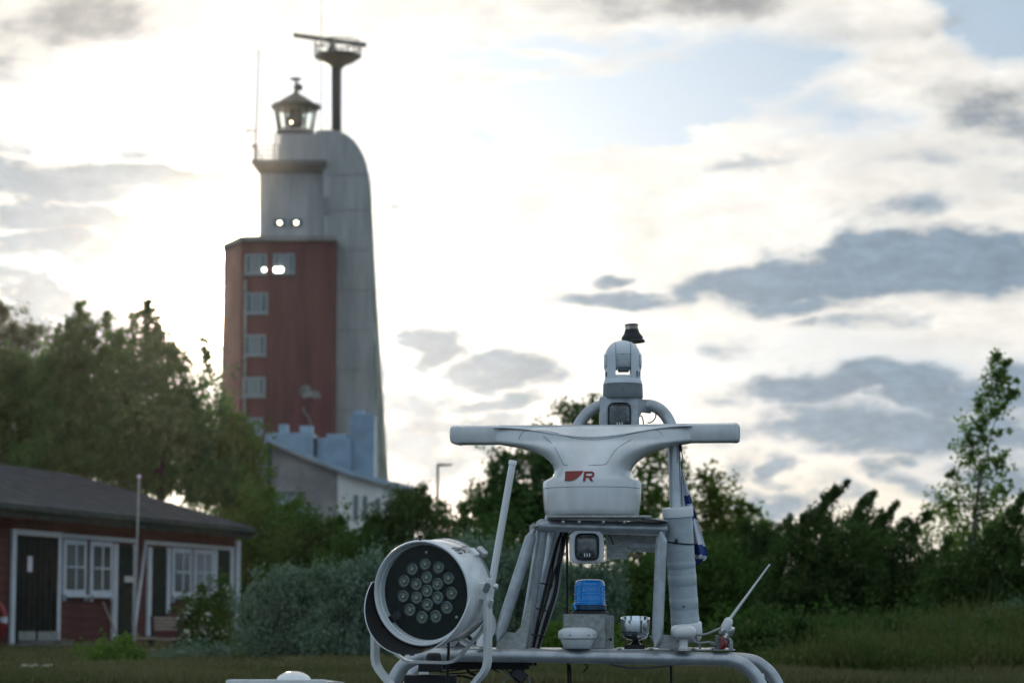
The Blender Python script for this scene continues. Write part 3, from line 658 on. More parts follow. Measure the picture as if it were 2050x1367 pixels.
# slatted garden chair and table
bn = thing('garden_bench', tuple(at(330, 1225, 42) * Vector((1, 1, 0)) if False else (at(330, 1225, 42).x, 42, float(gz(at(330, 1225, 42).x, 42)))), 'weathered slatted garden bench with dark frame in front of the hut', 'bench')
def G(px, py, d=0): return at(px, py, 42 + d)
for k in range(4): 
    mb = MB(); mb.box(G(331, 1237 + k * 7, .2), (60 * 42 / FPX, .03, 5 * 42 / FPX)); mb.build('back_slat', 'wood', bn, bevel=.004)
for k in range(4):
    mb = MB(); mb.box(G(322, 1279, -.35 + k * .15), (66 * 42 / FPX, .11, .03)); mb.build('seat_slat', 'wood', bn, bevel=.004)
for x, d in ((300, -.35), (350, -.35), (304, .15), (358, .15)):
    mb = MB(); zt = G(x, 1281 if d < 0 else 1232, d); mb.tube([zt, Vector((zt.x + .02, 42 + d, -.02))], .03, 8); mb.build('leg', 'black', bn)
tbn = thing('side_table', (G(275, 1290).x, 41.4, 0), 'low slatted wooden table to the left of the garden bench', 'table')
for k in range(3):
    mb = MB(); mb.box(G(283, 1277, -.8 + k * .16), (56 * 42 / FPX, .13, .03)); mb.build('top_slat', 'wood', tbn, bevel=.004)
for x in (262, 304):
    mb = MB(); q = G(x, 1279, -.6); mb.tube([q, Vector((q.x, 41.4, -.02))], .025, 8); mb.build('leg', 'black', tbn)
# stone slabs by the hut door
for i, (x, y, w, c) in enumerate(((70, 1297, 60, 'stone slab in front of the hut door'), (150, 1301, 60, 'flat stone slab below the first hut window'), (225, 1300, 50, 'flat stone slab at the foot of the leaning stick'))):
    q = at(x, y, 43.4); m_ = MB(); m_.box((q.x, 43.4, .035), (w * 43 / FPX, .7, .07)); tag(m_.build('paving_slab', 'step', bevel=.01, org=(q.x, 43.4, 0)), 'grey ' + c, 'slab', 'stone slabs along the hut')
# grey blurred bench and rail behind the mast, fence piece at right
pb = thing('picnic_table', (at(1275, 1225, 48).x, 48, .5), 'grey picnic table half hidden in the bushes behind the radar mast', 'table')
def K(px, py, d=0): return at(px, py, 48 + d)
for k in range(3): 
    mb = MB(); mb.box(K(1280, 1090, k * .22), (80 * 48 / FPX, .2, .06)); mb.build('table_plank', 'wood', pb)
mb = MB(); mb.box(K(1262, 1112, .8), (60 * 48 / FPX, .3, .06)); mb.build('bench_plank', 'wood', pb)
for x in (1252, 1308): 
    mb = MB(); q = K(x, 1092, .2); mb.tube([q, Vector((q.x, q.y, .3))], .06, 6); mb.build('leg', 'wood', pb)
fe = thing('rail_fence', (at(1890, 1225, 42).x, 42, .4), 'short grey wooden rail fence among the junipers at the right', 'fence')
for y in (1104, 1118):
    mb = MB(); mb.box(at(1895, y, 42), (66 * 42 / FPX, .05, .07)); mb.build('fence_rail', 'wood', fe)
for x in (1868, 1920):
    mb = MB(); q = at(x, 1098, 42.05); mb.box((q.x, 42.08, (q.z + .2) / 2), (.1, .08, q.z - .2)); mb.build('fence_post', 'wood', fe)

# ---------------- glare haze volume added to imitate lens glare and sun glow
hm = bpy.data.materials.new('glare haze'); hm.use_nodes = True; t = hm.node_tree
for n_ in list(t.nodes): t.nodes.remove(n_)
pv = t.nodes.new('ShaderNodeVolumePrincipled'); pv.inputs['Density'].default_value = .00005; pv.inputs['Color'].default_value = (.93, .95, 1, 1); pv.inputs['Anisotropy'].default_value = .88
oo = t.nodes.new('ShaderNodeOutputMaterial'); t.links.new(pv.outputs[0], oo.inputs['Volume'])
hz = MB().box((0, 0, 27), (1900, 1900, 64)).build('haze', hm, sm=0); tag(hz, kind='stuff')
# ================================================================== vegetation
RS = np.random.RandomState(11)
DENS = 12.5
def leafmesh(name, C, D, Lh, Wd, tint, m, parent=None):
    """C centres, D unit leaf directions, Lh/Wd half length and width"""
    n = len(C)
    rnd_ = RS.normal(size=(n, 3)); S_ = np.cross(D, rnd_); S_ /= np.linalg.norm(S_, axis=1)[:, None] + 1e-9
    Lh = np.broadcast_to(np.asarray(Lh, float), (n,))[:, None]; Wd = np.broadcast_to(np.asarray(Wd, float), (n,))[:, None]
    V_ = np.empty((n, 4, 3), np.float32)
    V_[:, 0] = C - D * Lh; V_[:, 1] = C + S_ * Wd; V_[:, 2] = C + D * Lh; V_[:, 3] = C - S_ * Wd
    me = bpy.data.meshes.new(name); me.vertices.add(4 * n); me.vertices.foreach_set('co', V_.ravel())
    me.loops.add(4 * n); me.loops.foreach_set('vertex_index', np.arange(4 * n, dtype=np.int32))
    me.polygons.add(n); me.polygons.foreach_set('loop_start', np.arange(0, 4 * n, 4, dtype=np.int32))
    me.update(calc_edges=True)
    at_ = me.attributes.new('tint', 'FLOAT', 'POINT'); at_.data.foreach_set('value', np.repeat(tint, 4).astype(np.float32))
    me.materials.append(m)
    o = bpy.data.objects.new(name, me); COL.objects.link(o)
    if parent is not None: par(o, parent)
    return o
def unit(v): return v / (np.linalg.norm(v, axis=-1, keepdims=True) + 1e-9)
def clump_leaves(cent, rad, per, dirv=(0, 0, 1), bias=.3, elong=1.0):
    """leaves gathered round twig ends; elong stretches each clump along dirv"""
    n = len(cent); k = np.repeat(np.arange(n), per); g = RS.normal(size=(len(k), 3)) * .5
    r = np.repeat(rad, per) if np.ndim(rad) else rad
    dv = np.array(dirv, float); dv /= np.linalg.norm(dv)
    tdir = unit(dv[None] + RS.normal(size=(n, 3)) * .35)
    off = g * np.reshape(r, (-1, 1)) + tdir[k] * (RS.uniform(-1, 1, len(k)) * np.reshape(r, (-1,)) * (elong - 1) * .8)[:, None]
    C = cent[k] + off
    D = unit(tdir[k] * bias + RS.normal(size=(len(k), 3)) * (1 - bias))
    return C, D, k
def plant(name, label, cat, Yd, blobs_, lm, leaf, per=26, cov=1.0, spikes=(), group=None, trunk='bark', dirv=(0, 0, 1), bias=.3, elong=1.0, clump=.22, limbs=True, base=None, flowers=None, tr=1.0, hollow=.35, depth=.8):
    """blobs_: crown masses (photo x, photo y, radius x, radius y[, density[, depth offset]]) at distance Yd"""
    s = Yd / FPX; cents = []; rads = []; bc = []
    for b in blobs_:
        px, py, rx, ry = b[:4]; dens = b[4] if len(b) > 4 else 1.0; dy = b[5] if len(b) > 5 else 0.0
        c = np.array(at(px, py, Yd)); rX, rZ = rx * s, ry * s; rY = rX * depth
        c[1] += dy + RS.uniform(-.2, .2) * rX
        n = max(4, int(cov * dens * DENS * (rX * rZ) / (clump ** 2)))
        u = unit(RS.normal(size=(n, 3))); rr = RS.uniform(hollow, 1.0, n) ** .55
        p = c + u * rr[:, None] * np.array([rX, rY, rZ])
        nl = max(4, n // 11); pick = p[RS.choice(n, nl, replace=n < nl)]; lob = RS.randint(0, nl, n)       # leaves gather in sprays
        spray = pick[lob] + RS.normal(size=p.shape) * clump * np.array([1.15, 1.15, .95])
        p = np.where((RS.uniform(0, 1, n) < .80)[:, None], spray, p + RS.normal(size=p.shape) * clump * .35)
        p[:, 2] = np.maximum(p[:, 2], gz(p[:, 0], p[:, 1]) + .08)
        cents.append(p); rads.append(np.full(n, clump) * RS.uniform(.65, 1.35, n)); bc.append(c)
    for sp in spikes:
        (pts, r0, r1) = sp[:3]; dens = sp[3] if len(sp) > 3 else 1.0
        P_ = np.array([at(x, y, Yd) for x, y in pts]); 
        for a, b in zip(P_[:-1], P_[1:]):
            ln = np.linalg.norm(b - a); n = max(3, int(dens * cov * ln / (clump * .14)))
            t = RS.uniform(0, 1, n); i0 = np.where((P_ == a).all(1))[0][0]; tg = (i0 + t) / (len(P_) - 1)
            r = (r0 + (r1 - r0) * tg) * s
            p = a + (b - a) * t[:, None] + RS.normal(size=(n, 3)) * (r * .6)[:, None]
            cents.append(p); rads.append(np.clip(r * .75, clump * .4, clump) * RS.uniform(.7, 1.2, n))
    cents = np.concatenate(cents); rads = np.concatenate(rads)
    C, D, k = clump_leaves(cents, rads, per, dirv, bias, elong)
    tint = np.clip(RS.uniform(0, 1, len(cents))[k] * .75 + RS.uniform(0, .25, len(k)), 0, 1)
    C[:, 2] = np.maximum(C[:, 2], gz(C[:, 0], C[:, 1]) + .01)
    allx = np.array(bc); bx = float(allx[:, 0].mean()) if base is None else at(base, 1225, Yd).x
    g0 = float(gz(bx, Yd)); root = thing(name, (bx, Yd, g0), label, cat, group)
    sz = RS.uniform(.7, 1.25, len(C))
    leafmesh('foliage', C, D, leaf[0] * sz, leaf[1] * sz, tint, lm, root)
    if limbs:
        top = allx[allx[:, 2].argsort()]; m_ = MB(); zc_ = float(np.percentile(allx[:, 2], 60)); tc_ = Vector((float(allx[:, 0].mean()), Yd, max(g0 + .4, zc_)))
        b0 = Vector((bx, Yd, g0 - .1)); hgt = tc_.z - g0; r0 = max(.015, min(.16, hgt * .02)) * tr
        tp = [b0, b0.lerp(tc_, .35) + Vector((RS.uniform(-.1, .1) * hgt * .2, 0, 0)), b0.lerp(tc_, .7), tc_]
        m_.tube(tp, lambda t: r0 * (1 - .65 * t), 10, 5); tk = m_.build('trunk', trunk, root)
        for c in bc[:14]:
            t0 = max(.15, min(.95, (c[2] - g0) / max(.1, hgt) * .6)); st_ = b0.lerp(tc_, t0); en = Vector(c)
            m_ = MB(); m_.tube([st_, st_.lerp(en, .5) + Vector((0, 0, .06 * hgt * .3)), en], lambda t: r0 * .3 * (1 - .8 * t), 7, 4); m_.build('limb', trunk, root)
        for sp in spikes[:12]:
            P_ = [at(x, y, Yd) for x, y in sp[0]]; m_ = MB(); m_.tube(P_[::-1], lambda t: r0 * .14 * (1 - .8 * t), 6, 4); m_.build('twig', trunk, root)
    if flowers:
        fc_ = cents[RS.choice(len(cents), min(len(cents), flowers), replace=False)] + RS.normal(size=(min(len(cents), flowers), 3)) * .05 + np.array([0, -.12, .05])
        C2, D2, k2 = clump_leaves(fc_, .09, 12); leafmesh('blossom', C2, D2, .022, .02, np.zeros(len(C2)), M['petals'], root)
    return root
LM = dict(
    tree=leafmat('tree leaf green', (0.047, 0.096, 0.031), (0.096, 0.156, 0.047), .3),
    light=leafmat('young leaf green', (0.072, 0.130, 0.023), (0.143, 0.200, 0.042), .45),
    pine=leafmat('pine needle', (.026, .034, .018), (.055, .055, .03), .2),
    shrub=leafmat('shrub leaf dark', (0.036, 0.070, 0.021), (0.088, 0.130, 0.034), .32),
    sage=leafmat('silvery willow leaf', (.085, .14, .095), (.22, .29, .215), .2),
    juni=leafmat("juniper spray", (.026, .052, .019), (.095, .135, .042), .2),
    birch=leafmat('aspen leaf', (0.052, 0.088, 0.026), (0.117, 0.163, 0.044), .4),
    yel=leafmat('yellow green leaf', (0.078, 0.104, 0.019), (0.156, 0.169, 0.036), .45),
    grass=leafmat('grass blade', (.070, .088, .030), (.19, .165, .085), .18, tcol=(.14, .16, .05)),
    grassd=leafmat('tall weed blade', (.045, .078, .022), (.135, .115, .05), .25),
)
G1 = 'tall trees behind the hut'
plant('pine_tree', 'dark windblown pine at the far left edge above the hut', 'tree', 74, [(20, 690, 45, 34, .8), (60, 672, 26, 26, .7), (4, 650, 20, 30, .8), (-30, 740, 60, 60), (50, 735, 34, 14, .4)], LM['pine'], (.10, .018), per=40, cov=.9, spikes=[([(2, 605), (4, 640)], 4, 10), ([(28, 655), (24, 690)], 5, 12), ([(62, 655), (60, 690)], 4, 12)], group=G1, dirv=(.3, 0, 1), clump=.26, base=-20)
plant('broadleaf_tree', 'dense green tree crown low at the far left under the pine', 'tree', 66, [(20, 770, 90, 60), (100, 790, 70, 60), (30, 860, 110, 80), (60, 920, 110, 60), (140, 860, 70, 80), (-60, 820, 80, 90)], LM['tree'], (.07, .045), per=18, group=G1, clump=.17, base=30)
plant('broadleaf_tree', 'tall spiky deciduous tree left of the tallest twig above the hut', 'tree', 62, [(150, 700, 38, 46, .85), (120, 740, 44, 50), (175, 760, 50, 60), (225, 720, 30, 36, .8), (150, 830, 80, 70), (200, 880, 90, 80), (130, 930, 100, 60), (225, 790, 40, 50)], LM['tree'], (.06, .04), per=17, cov=.82,
      spikes=[([(160, 608), (158, 640), (150, 690)], 7, 24), ([(172, 628), (165, 665), (165, 700)], 5, 20), ([(212, 628), (216, 668), (215, 720)], 6, 18), ([(112, 655), (118, 690), (125, 740)], 7, 18), ([(138, 640), (140, 680)], 5, 14), ([(190, 655), (190, 700)], 5, 14), ([(236, 665), (236, 710)], 5, 14)], group=G1, clump=.18, base=165)
plant('broadleaf_tree', 'tallest deciduous tree against the glow between hut roof and tower', 'tree', 60, [(290, 700, 36, 30, .7), (270, 750, 60, 50, .9), (330, 740, 40, 46, .85), (355, 790, 40, 60, .9), (300, 830, 80, 80), (340, 900, 80, 80), (270, 920, 80, 80), (380, 860, 40, 60), (400, 960, 60, 60)], LM['tree'], (.06, .04), per=17, cov=.8,
      spikes=[([(298, 600), (290, 630), (286, 680)], 7, 16, .8), ([(318, 628), (296, 632)], 8, 8, .6), ([(284, 632), (276, 632)], 6, 6, .6), ([(320, 655), (322, 690), (325, 730)], 5, 18, .8), ([(305, 640), (302, 680)], 6, 14, .8), ([(265, 650), (268, 700)], 5, 16, .7), ([(345, 690), (350, 740)], 5, 16), ([(240, 660), (248, 710)], 4, 14, .8)], group=G1, clump=.17, base=310)
plant('slender_tree', 'thin sparse sapling in front of the tower left edge', 'tree', 57, [(412, 770, 18, 36, .45), (425, 800, 24, 40, .6), (405, 820, 20, 30, .5), (430, 740, 14, 26, .3)], LM['tree'], (.05, .035), per=18, cov=.6, limbs=False,
      spikes=[([(412, 665), (412, 700), (415, 760)], 5, 10, .6), ([(405, 680), (410, 720)], 6, 6, .4), ([(420, 700), (416, 740)], 5, 8, .4), ([(440, 800), (430, 860)], 5, 14, .5)], group=G1, clump=.2, tr=.35, base=415)
plant('broadleaf_tree', 'lighter green rounded tree in front of the red tower block', 'tree', 61, [(420, 850, 60, 46), (470, 880, 46, 50), (500, 940, 28, 40), (450, 940, 70, 60), (400, 920, 60, 60), (440, 1010, 70, 60), (480, 1010, 40, 50), (500, 890, 22, 30, .7)], LM['light'], (.05, .036), per=17, cov=.9, spikes=[([(395, 800), (400, 840)], 6, 16, .7), ([(450, 805), (450, 850)], 6, 20, .8)], group=G1, clump=.18, base=440)
G2 = 'dark shrubs in front of the outbuilding'
plant('broadleaf_shrub', 'yellow green leafy shrub right beside the hut corner', 'shrub', 59, [(500, 1060, 50, 50), (530, 1020, 40, 50, .8), (560, 1080, 60, 60), (500, 1130, 60, 60), (580, 1050, 30, 30)], LM['light'], (.045, .03), per=24, spikes=[([(598, 1000), (570, 1040)], 5, 14), ([(545, 975), (540, 1010)], 5, 14)], group=G2, clump=.2)
plant('broadleaf_shrub', 'dark shrub below the big pale window of the outbuilding', 'shrub', 49, [(640, 1090, 50, 40), (610, 1110, 50, 50), (680, 1100, 46, 46), (600, 1060, 30, 30, .7)], LM['shrub'], (.045, .03), per=24, spikes=[([(655, 1050), (650, 1080)], 8, 16), ([(682, 1040), (690, 1080)], 4, 16), ([(624, 1040), (628, 1080)], 6, 16)], group=G2, clump=.2)
plant('broadleaf_shrub', 'dark shrub under the narrow outbuilding windows', 'shrub', 47, [(740, 1100, 50, 40), (710, 1130, 50, 40), (780, 1120, 50, 50), (770, 1070, 30, 30, .8)], LM['shrub'], (.045, .03), per=24, spikes=[([(742, 1048), (740, 1080)], 4, 12)], group=G2, clump=.2)
plant('juniper_bush', 'tall dark juniper with forked top covering the outbuilding right corner', 'shrub', 46, [(810, 1040, 34, 50), (835, 1010, 18, 24), (800, 1090, 50, 50), (850, 1060, 30, 40, .8), (770, 1045, 14, 12, .7), (850, 1120, 50, 50)], LM['juni'], (.06, .014), per=34, spikes=[([(847, 975), (835, 1000), (825, 1030)], 5, 16), ([(858, 1000), (845, 1030)], 4, 10), ([(748, 1036), (775, 1045), (795, 1065)], 5, 10), ([(812, 980), (812, 1010)], 8, 16)], group=G2, dirv=(.4, 0, 1), bias=.5, clump=.17)
plant('broadleaf_shrub', 'open leafy shrub with sky gaps behind the top of the searchlight', 'shrub', 52, [(880, 1030, 26, 14, .7), (905, 1060, 34, 30, .5), (940, 1060, 26, 40, .6), (870, 1090, 50, 30, .7), (930, 1110, 60, 40), (925, 1025, 10, 16, .6), (980, 1100, 50, 50)], LM['shrub'], (.045, .03), per=22, cov=.75, spikes=[([(885, 1008), (885, 1030)], 6, 14), ([(928, 1010), (928, 1050)], 4, 10)], group=G2, clump=.19)
G3 = 'trees behind the radar'
plant('broadleaf_tree', 'broad green tree left of the radar pedestal', 'tree', 62, [(1060, 930, 50, 36, .9), (1020, 1010, 60, 60), (1100, 960, 46, 60), (980, 1040, 40, 50, .8), (1060, 1060, 90, 60), (1110, 890, 22, 30, .7), (1010, 920, 14, 10, .8)], LM['tree'], (.06, .045), per=26, cov=.9, spikes=[([(1012, 905), (1020, 930)], 6, 12), ([(960, 1005), (980, 1025)], 6, 14), ([(980, 965), (1000, 1000)], 5, 14)], group=G3, clump=.24)
plant('broadleaf_tree', 'tree whose crown tip shows just above the left radar arm', 'tree', 66, [(1120, 826, 26, 16, .9), (1160, 840, 24, 16, .8), (1175, 822, 10, 8, .6), (1160, 900, 60, 60), (1210, 880, 60, 50, .7), (1150, 960, 60, 60)], LM['tree'], (.06, .045), per=26, cov=.9, group=G3, clump=.24)
plant('broadleaf_tree', 'tree with glowing gaps between radar pedestal and flag pole', 'tree', 58, [(1300, 925, 40, 30, .9), (1330, 960, 40, 40, .6), (1290, 1010, 40, 40, .7), (1250, 1060, 60, 60), (1330, 1050, 60, 60, .9), (1280, 960, 30, 30, .35)], LM['light'], (.055, .04), per=24, cov=.7, group=G3, clump=.22)
plant('broadleaf_tree', 'yellow green tree just right of the flag', 'tree', 56, [(1410, 1000, 40, 40, .7), (1450, 1020, 36, 40, .8), (1430, 1080, 60, 60), (1480, 1080, 40, 40), (1390, 960, 20, 14, .5), (1500, 1060, 20, 30, .7)], LM['yel'], (.05, .036), per=22, cov=.75, spikes=[([(1412, 955), (1412, 985)], 6, 14, .7), ([(1435, 970), (1438, 1000)], 8, 16, .7), ([(1485, 1003), (1480, 1040)], 5, 14), ([(1500, 1010), (1512, 1028)], 4, 8)], group=G3, clump=.2)
G4 = 'windswept junipers on the right bank'
JD = (.55, 0, 1)
def juni(label, Yd, bl, sp, **kw): return plant('juniper_bush', label, 'shrub', Yd, bl, LM['juni'], (.05, .012), per=20, cov=kw.pop('cov', 1.0), spikes=sp, group=G4, dirv=JD, bias=.6, elong=1.7, clump=.115, **kw)
juni('loose brownish juniper between the flag and the big juniper', 44, [(1500, 1110, 60, 50), (1440, 1140, 60, 60), (1540, 1090, 40, 40), (1480, 1200, 80, 60), (1400, 1220, 70, 60)], [([(1582, 1035), (1560, 1065), (1540, 1095)], 3, 14), ([(1535, 1050), (1525, 1080)], 3, 12), ([(1495, 1040), (1490, 1070)], 4, 14)])
juni('big dark juniper with two feathery tips left of the high twig', 36, [(1640, 1090, 55, 55), (1600, 1130, 50, 60), (1700, 1110, 60, 60), (1650, 1190, 90, 70), (1580, 1220, 80, 60), (1560, 1160, 30, 50, .7)],
     [([(1697, 965), (1672, 985), (1650, 1020), (1640, 1060)], 2.5, 20), ([(1662, 990), (1640, 1030), (1625, 1070)], 3, 16), ([(1608, 1030), (1600, 1070)], 4, 14), ([(1582, 1045), (1580, 1085)], 3, 12), ([(1625, 1020), (1620, 1050)], 3, 12)])
juni('big dark juniper with the central windblown plume', 37, [(1760, 1100, 60, 50), (1800, 1130, 60, 60), (1740, 1190, 80, 70), (1820, 1210, 80, 70), (1720, 1060, 30, 30)],
     [([(1752, 985), (1732, 1005), (1722, 1040)], 3, 18), ([(1738, 992), (1720, 1020), (1712, 1060)], 3, 16), ([(1795, 1008), (1770, 1035), (1750, 1070)], 3, 16), ([(1770, 1030), (1765, 1070)], 4, 14), ([(1815, 1040), (1800, 1075)], 3, 14), ([(1860, 1030), (1835, 1050), (1820, 1085)], 3, 14)])
juni('dark juniper leaning at the right edge with a single high plume', 35, [(1990, 1110, 60, 50), (2040, 1080, 50, 50), (1930, 1160, 60, 50), (2000, 1190, 80, 70), (1900, 1210, 60, 50), (2060, 1180, 60, 60)],
     [([(2052, 985), (2030, 1020), (2005, 1060), (1985, 1090)], 5, 18), ([(2045, 1030), (2025, 1070)], 5, 16), ([(1985, 1060), (1975, 1090)], 4, 12)])
juni('small juniper below the aspen trunk', 39, [(1880, 1110, 36, 24, .8), (1870, 1160, 50, 50), (1850, 1210, 60, 50)], [([(1905, 1075), (1890, 1100)], 3, 12)])
juni('dark juniper just beyond the right edge of the view', 36, [(2130, 1120, 60, 60), (2190, 1160, 60, 60), (2110, 1200, 70, 60)], [([(2160, 1010), (2135, 1060), (2130, 1100)], 4, 16)])
juni('farther dark juniper outside the right edge', 39, [(2300, 1130, 70, 60), (2380, 1160, 70, 60), (2260, 1190, 70, 60)], [([(2330, 1020), (2310, 1070), (2300, 1110)], 4, 16)])
G5 = 'aspens at the right'
plant('aspen_tree', 'tall leaning aspen reaching highest at the right edge', 'tree', 40, [(1965, 850, 26, 30, .5), (1995, 830, 22, 24, .4), (1950, 920, 30, 34, .55), (1990, 930, 30, 30, .5), (1925, 985, 40, 30, .5), (1975, 1000, 40, 34, .55), (1910, 1040, 40, 30, .45), (1960, 1050, 50, 30, .45), (2010, 780, 22, 20, .4)], LM['birch'], (.034, .026), per=15, cov=.72,
      spikes=[([(1998, 703), (1992, 740), (1978, 800)], 8, 18, .9), ([(2025, 720), (2008, 750), (1990, 780)], 8, 14, .8), ([(2035, 780), (2005, 800), (1985, 830)], 8, 12, .8), ([(2040, 760), (2020, 772)], 6, 8, .7), ([(2012, 860), (1985, 880)], 8, 12, .7), ([(2020, 905), (1990, 930)], 8, 12, .7), ([(1958, 790), (1966, 830), (1960, 880)], 6, 14, .8), ([(1935, 855), (1945, 900), (1940, 960)], 7, 16, .7), ([(1900, 935), (1915, 970)], 6, 12, .7), ([(1880, 990), (1900, 1020)], 6, 12, .6), ([(2030, 960), (2000, 985)], 6, 12, .6)], group=G5, trunk='birchbark', clump=.13, base=1925, dirv=(1, 0, .5), elong=1.8)
plant('aspen_tree', 'small yellow green aspen under the tall one', 'tree', 42, [(1880, 1030, 34, 34, .6), (1920, 1070, 50, 34, .8), (1965, 1085, 46, 30, .8), (1870, 1070, 30, 30, .6)], LM['yel'], (.034, .026), per=16, cov=.6, spikes=[([(1862, 1010), (1870, 1040)], 4, 10, .7)], group=G5, trunk='birchbark', clump=.15)
G6 = 'silvery willow bushes along the lawn'
def sage(label, Yd, bl, sp=(), **kw): return plant('willow_bush', label, 'shrub', Yd, bl, LM['sage'], (.032, .011), per=22, cov=1.0, spikes=sp, group=G6, dirv=(.1, 0, 1), bias=.5, elong=1.8, clump=.10, trunk='bark', **kw)
sage('silvery green willow bush standing right of the hut bench', 31, [(560, 1190, 60, 50), (620, 1180, 50, 40), (520, 1240, 50, 50), (600, 1240, 70, 60), (540, 1290, 70, 36), (620, 1290, 70, 40)], [([(505, 1165), (515, 1200)], 5, 14), ([(545, 1140), (550, 1170)], 6, 14), ([(585, 1135), (585, 1170)], 6, 14), ([(610, 1145), (615, 1190)], 6, 14)])
sage('silvery willow bush filling the lawn edge left of the searchlight', 30, [(680, 1200, 50, 50), (720, 1190, 60, 60), (735, 1150, 50, 40), (680, 1165, 40, 30), (680, 1260, 70, 60), (740, 1270, 60, 50), (700, 1300, 70, 30)], [([(640, 1140), (645, 1190)], 6, 16), ([(700, 1125), (705, 1160)], 6, 16), ([(748, 1110), (745, 1150)], 6, 16)])
sage('silvery willow bush hidden mostly behind the searchlight', 31, [(800, 1170, 60, 50), (860, 1190, 70, 60), (850, 1140, 80, 40), (930, 1130, 60, 40), (800, 1250, 80, 60), (880, 1270, 80, 50), (940, 1210, 60, 60)])
sage('silvery willow bush behind the left mast legs', 33, [(1010, 1160, 60, 50), (960, 1130, 50, 40), (1070, 1150, 50, 50), (1000, 1230, 70, 60), (1080, 1220, 60, 60)], [([(985, 1085), (985, 1120)], 6, 16), ([(1040, 1100), (1040, 1130)], 6, 16)])
sage('silvery willow bush under the hanging navigation lamp', 34, [(1130, 1180, 60, 50), (1180, 1150, 50, 40), (1150, 1230, 60, 50), (1220, 1190, 40, 40)])
sage('small silvery bush in the weeds at the right edge', 31, [(2020, 1235, 30, 20), (2050, 1250, 30, 24), (1990, 1255, 30, 16)])
G7 = 'low green shrubs behind the rack'
plant('broadleaf_shrub', 'green shrub between beacon and plastic tube', 'shrub', 38, [(1260, 1190, 60, 60), (1300, 1150, 40, 40), (1230, 1240, 60, 50), (1300, 1240, 60, 50)], LM['shrub'], (.04, .028), per=24, group=G7, clump=.17)
plant('broadleaf_shrub', 'bright green low shrub right behind the slanting cables', 'shrub', 29, [(1110, 1270, 50, 30), (1180, 1280, 50, 28), (1070, 1290, 50, 24)], LM['light'], (.03, .02), per=24, group=G7, clump=.12)
plant('broadleaf_shrub', 'dark shrub right behind the plastic tube and flag', 'shrub', 37, [(1400, 1150, 50, 50), (1350, 1180, 50, 50), (1440, 1220, 60, 60), (1370, 1240, 60, 50)], LM['shrub'], (.04, .028), per=24, group=G7, clump=.17)
plant('broadleaf_shrub', 'low shady shrub below the tall junipers at frame bottom', 'shrub', 30, [(1560, 1290, 70, 34), (1650, 1290, 70, 40), (1500, 1280, 50, 40)], LM['shrub'], (.035, .025), per=24, group=G7, clump=.14)
plant('broadleaf_shrub', 'dark shrub mass at frame bottom just right of the rack corner', 'shrub', 26, [(1560, 1290, 80, 46), (1640, 1310, 70, 46), (1500, 1300, 50, 40)], LM['juni'], (.028, .016), per=22, cov=.8, group=G7, clump=.11, spikes=[([(1600, 1215), (1600, 1260)], 5, 16), ([(1530, 1235), (1535, 1270)], 5, 16)])
plant('broadleaf_shrub', 'dark low bush in the weeds under the central juniper plume', 'shrub', 28, [(1740, 1280, 60, 46), (1790, 1270, 40, 36), (1700, 1300, 50, 40)], LM['juni'], (.028, .016), per=22, cov=.7, group=G7, clump=.11)
plant('broadleaf_shrub', 'brighter leafy bush in the weeds near the right edge', 'shrub', 27, [(1900, 1290, 60, 36, .7), (1980, 1280, 50, 36, .7), (1850, 1310, 40, 30, .7)], LM['shrub'], (.028, .018), per=20, cov=.6, group=G7, clump=.11)
G8 = 'garden plants in front of the hut'
plant('garden_shrub', 'bright green rounded plant on the lawn left of the bench', 'plant', 29, [(225, 1308, 48, 22), (200, 1318, 30, 16), (262, 1316, 28, 14)], LM['light'], (.035, .018), per=26, group=G8, clump=.10, limbs=False)
plant('rose_bush', 'rose bush with white blossoms in front of the right hut windows', 'bush', 40, [(400, 1220, 36, 40), (440, 1240, 36, 50), (405, 1262, 26, 34, .8), (420, 1290, 50, 30), (450, 1190, 24, 30, .6)], LM['shrub'], (.03, .02), per=24, cov=.8, spikes=[([(400, 1170), (405, 1200)], 6, 14, .7), ([(448, 1150), (448, 1190)], 4, 12, .7)], group=G8, clump=.13, flowers=26)
plant('garden_shrub', 'grey green low plants at the foot of the garden bench', 'plant', 31, [(385, 1318, 40, 13), (440, 1316, 50, 18), (330, 1328, 40, 7)], LM['sage'], (.025, .010), per=26, group=G8, clump=.09, limbs=False)
plant('climbing_plant', 'dark climbing plant over the right end of the hut', 'plant', 58.5, [(512, 1150, 30, 50), (505, 1210, 30, 50), (480, 1250, 24, 30, .7)], LM['shrub'], (.04, .028), per=24, group=G8, clump=.16)
# far wood closing the horizon
def far_wood():
    n = 3900; x = RS.uniform(-95, 230, n); y = RS.uniform(190, 240, n); keep = np.ones(n, bool)
    h = 3.0 + 1.6 * np.sin(x * .11) + 1.0 * np.sin(x * .43 + 1) ; z = RS.uniform(0, 1, n) ** .7 * h
    cents = np.stack([x, y, z], 1); C, D, k = clump_leaves(cents, .9, 40)
    o = leafmesh('far_wood', C, D, .28, .18, RS.uniform(0, 1, n)[k], LM['shrub']); tag(o, 'distant low wood closing the horizon behind the boat gear', 'wood', kind='stuff')
far_wood()
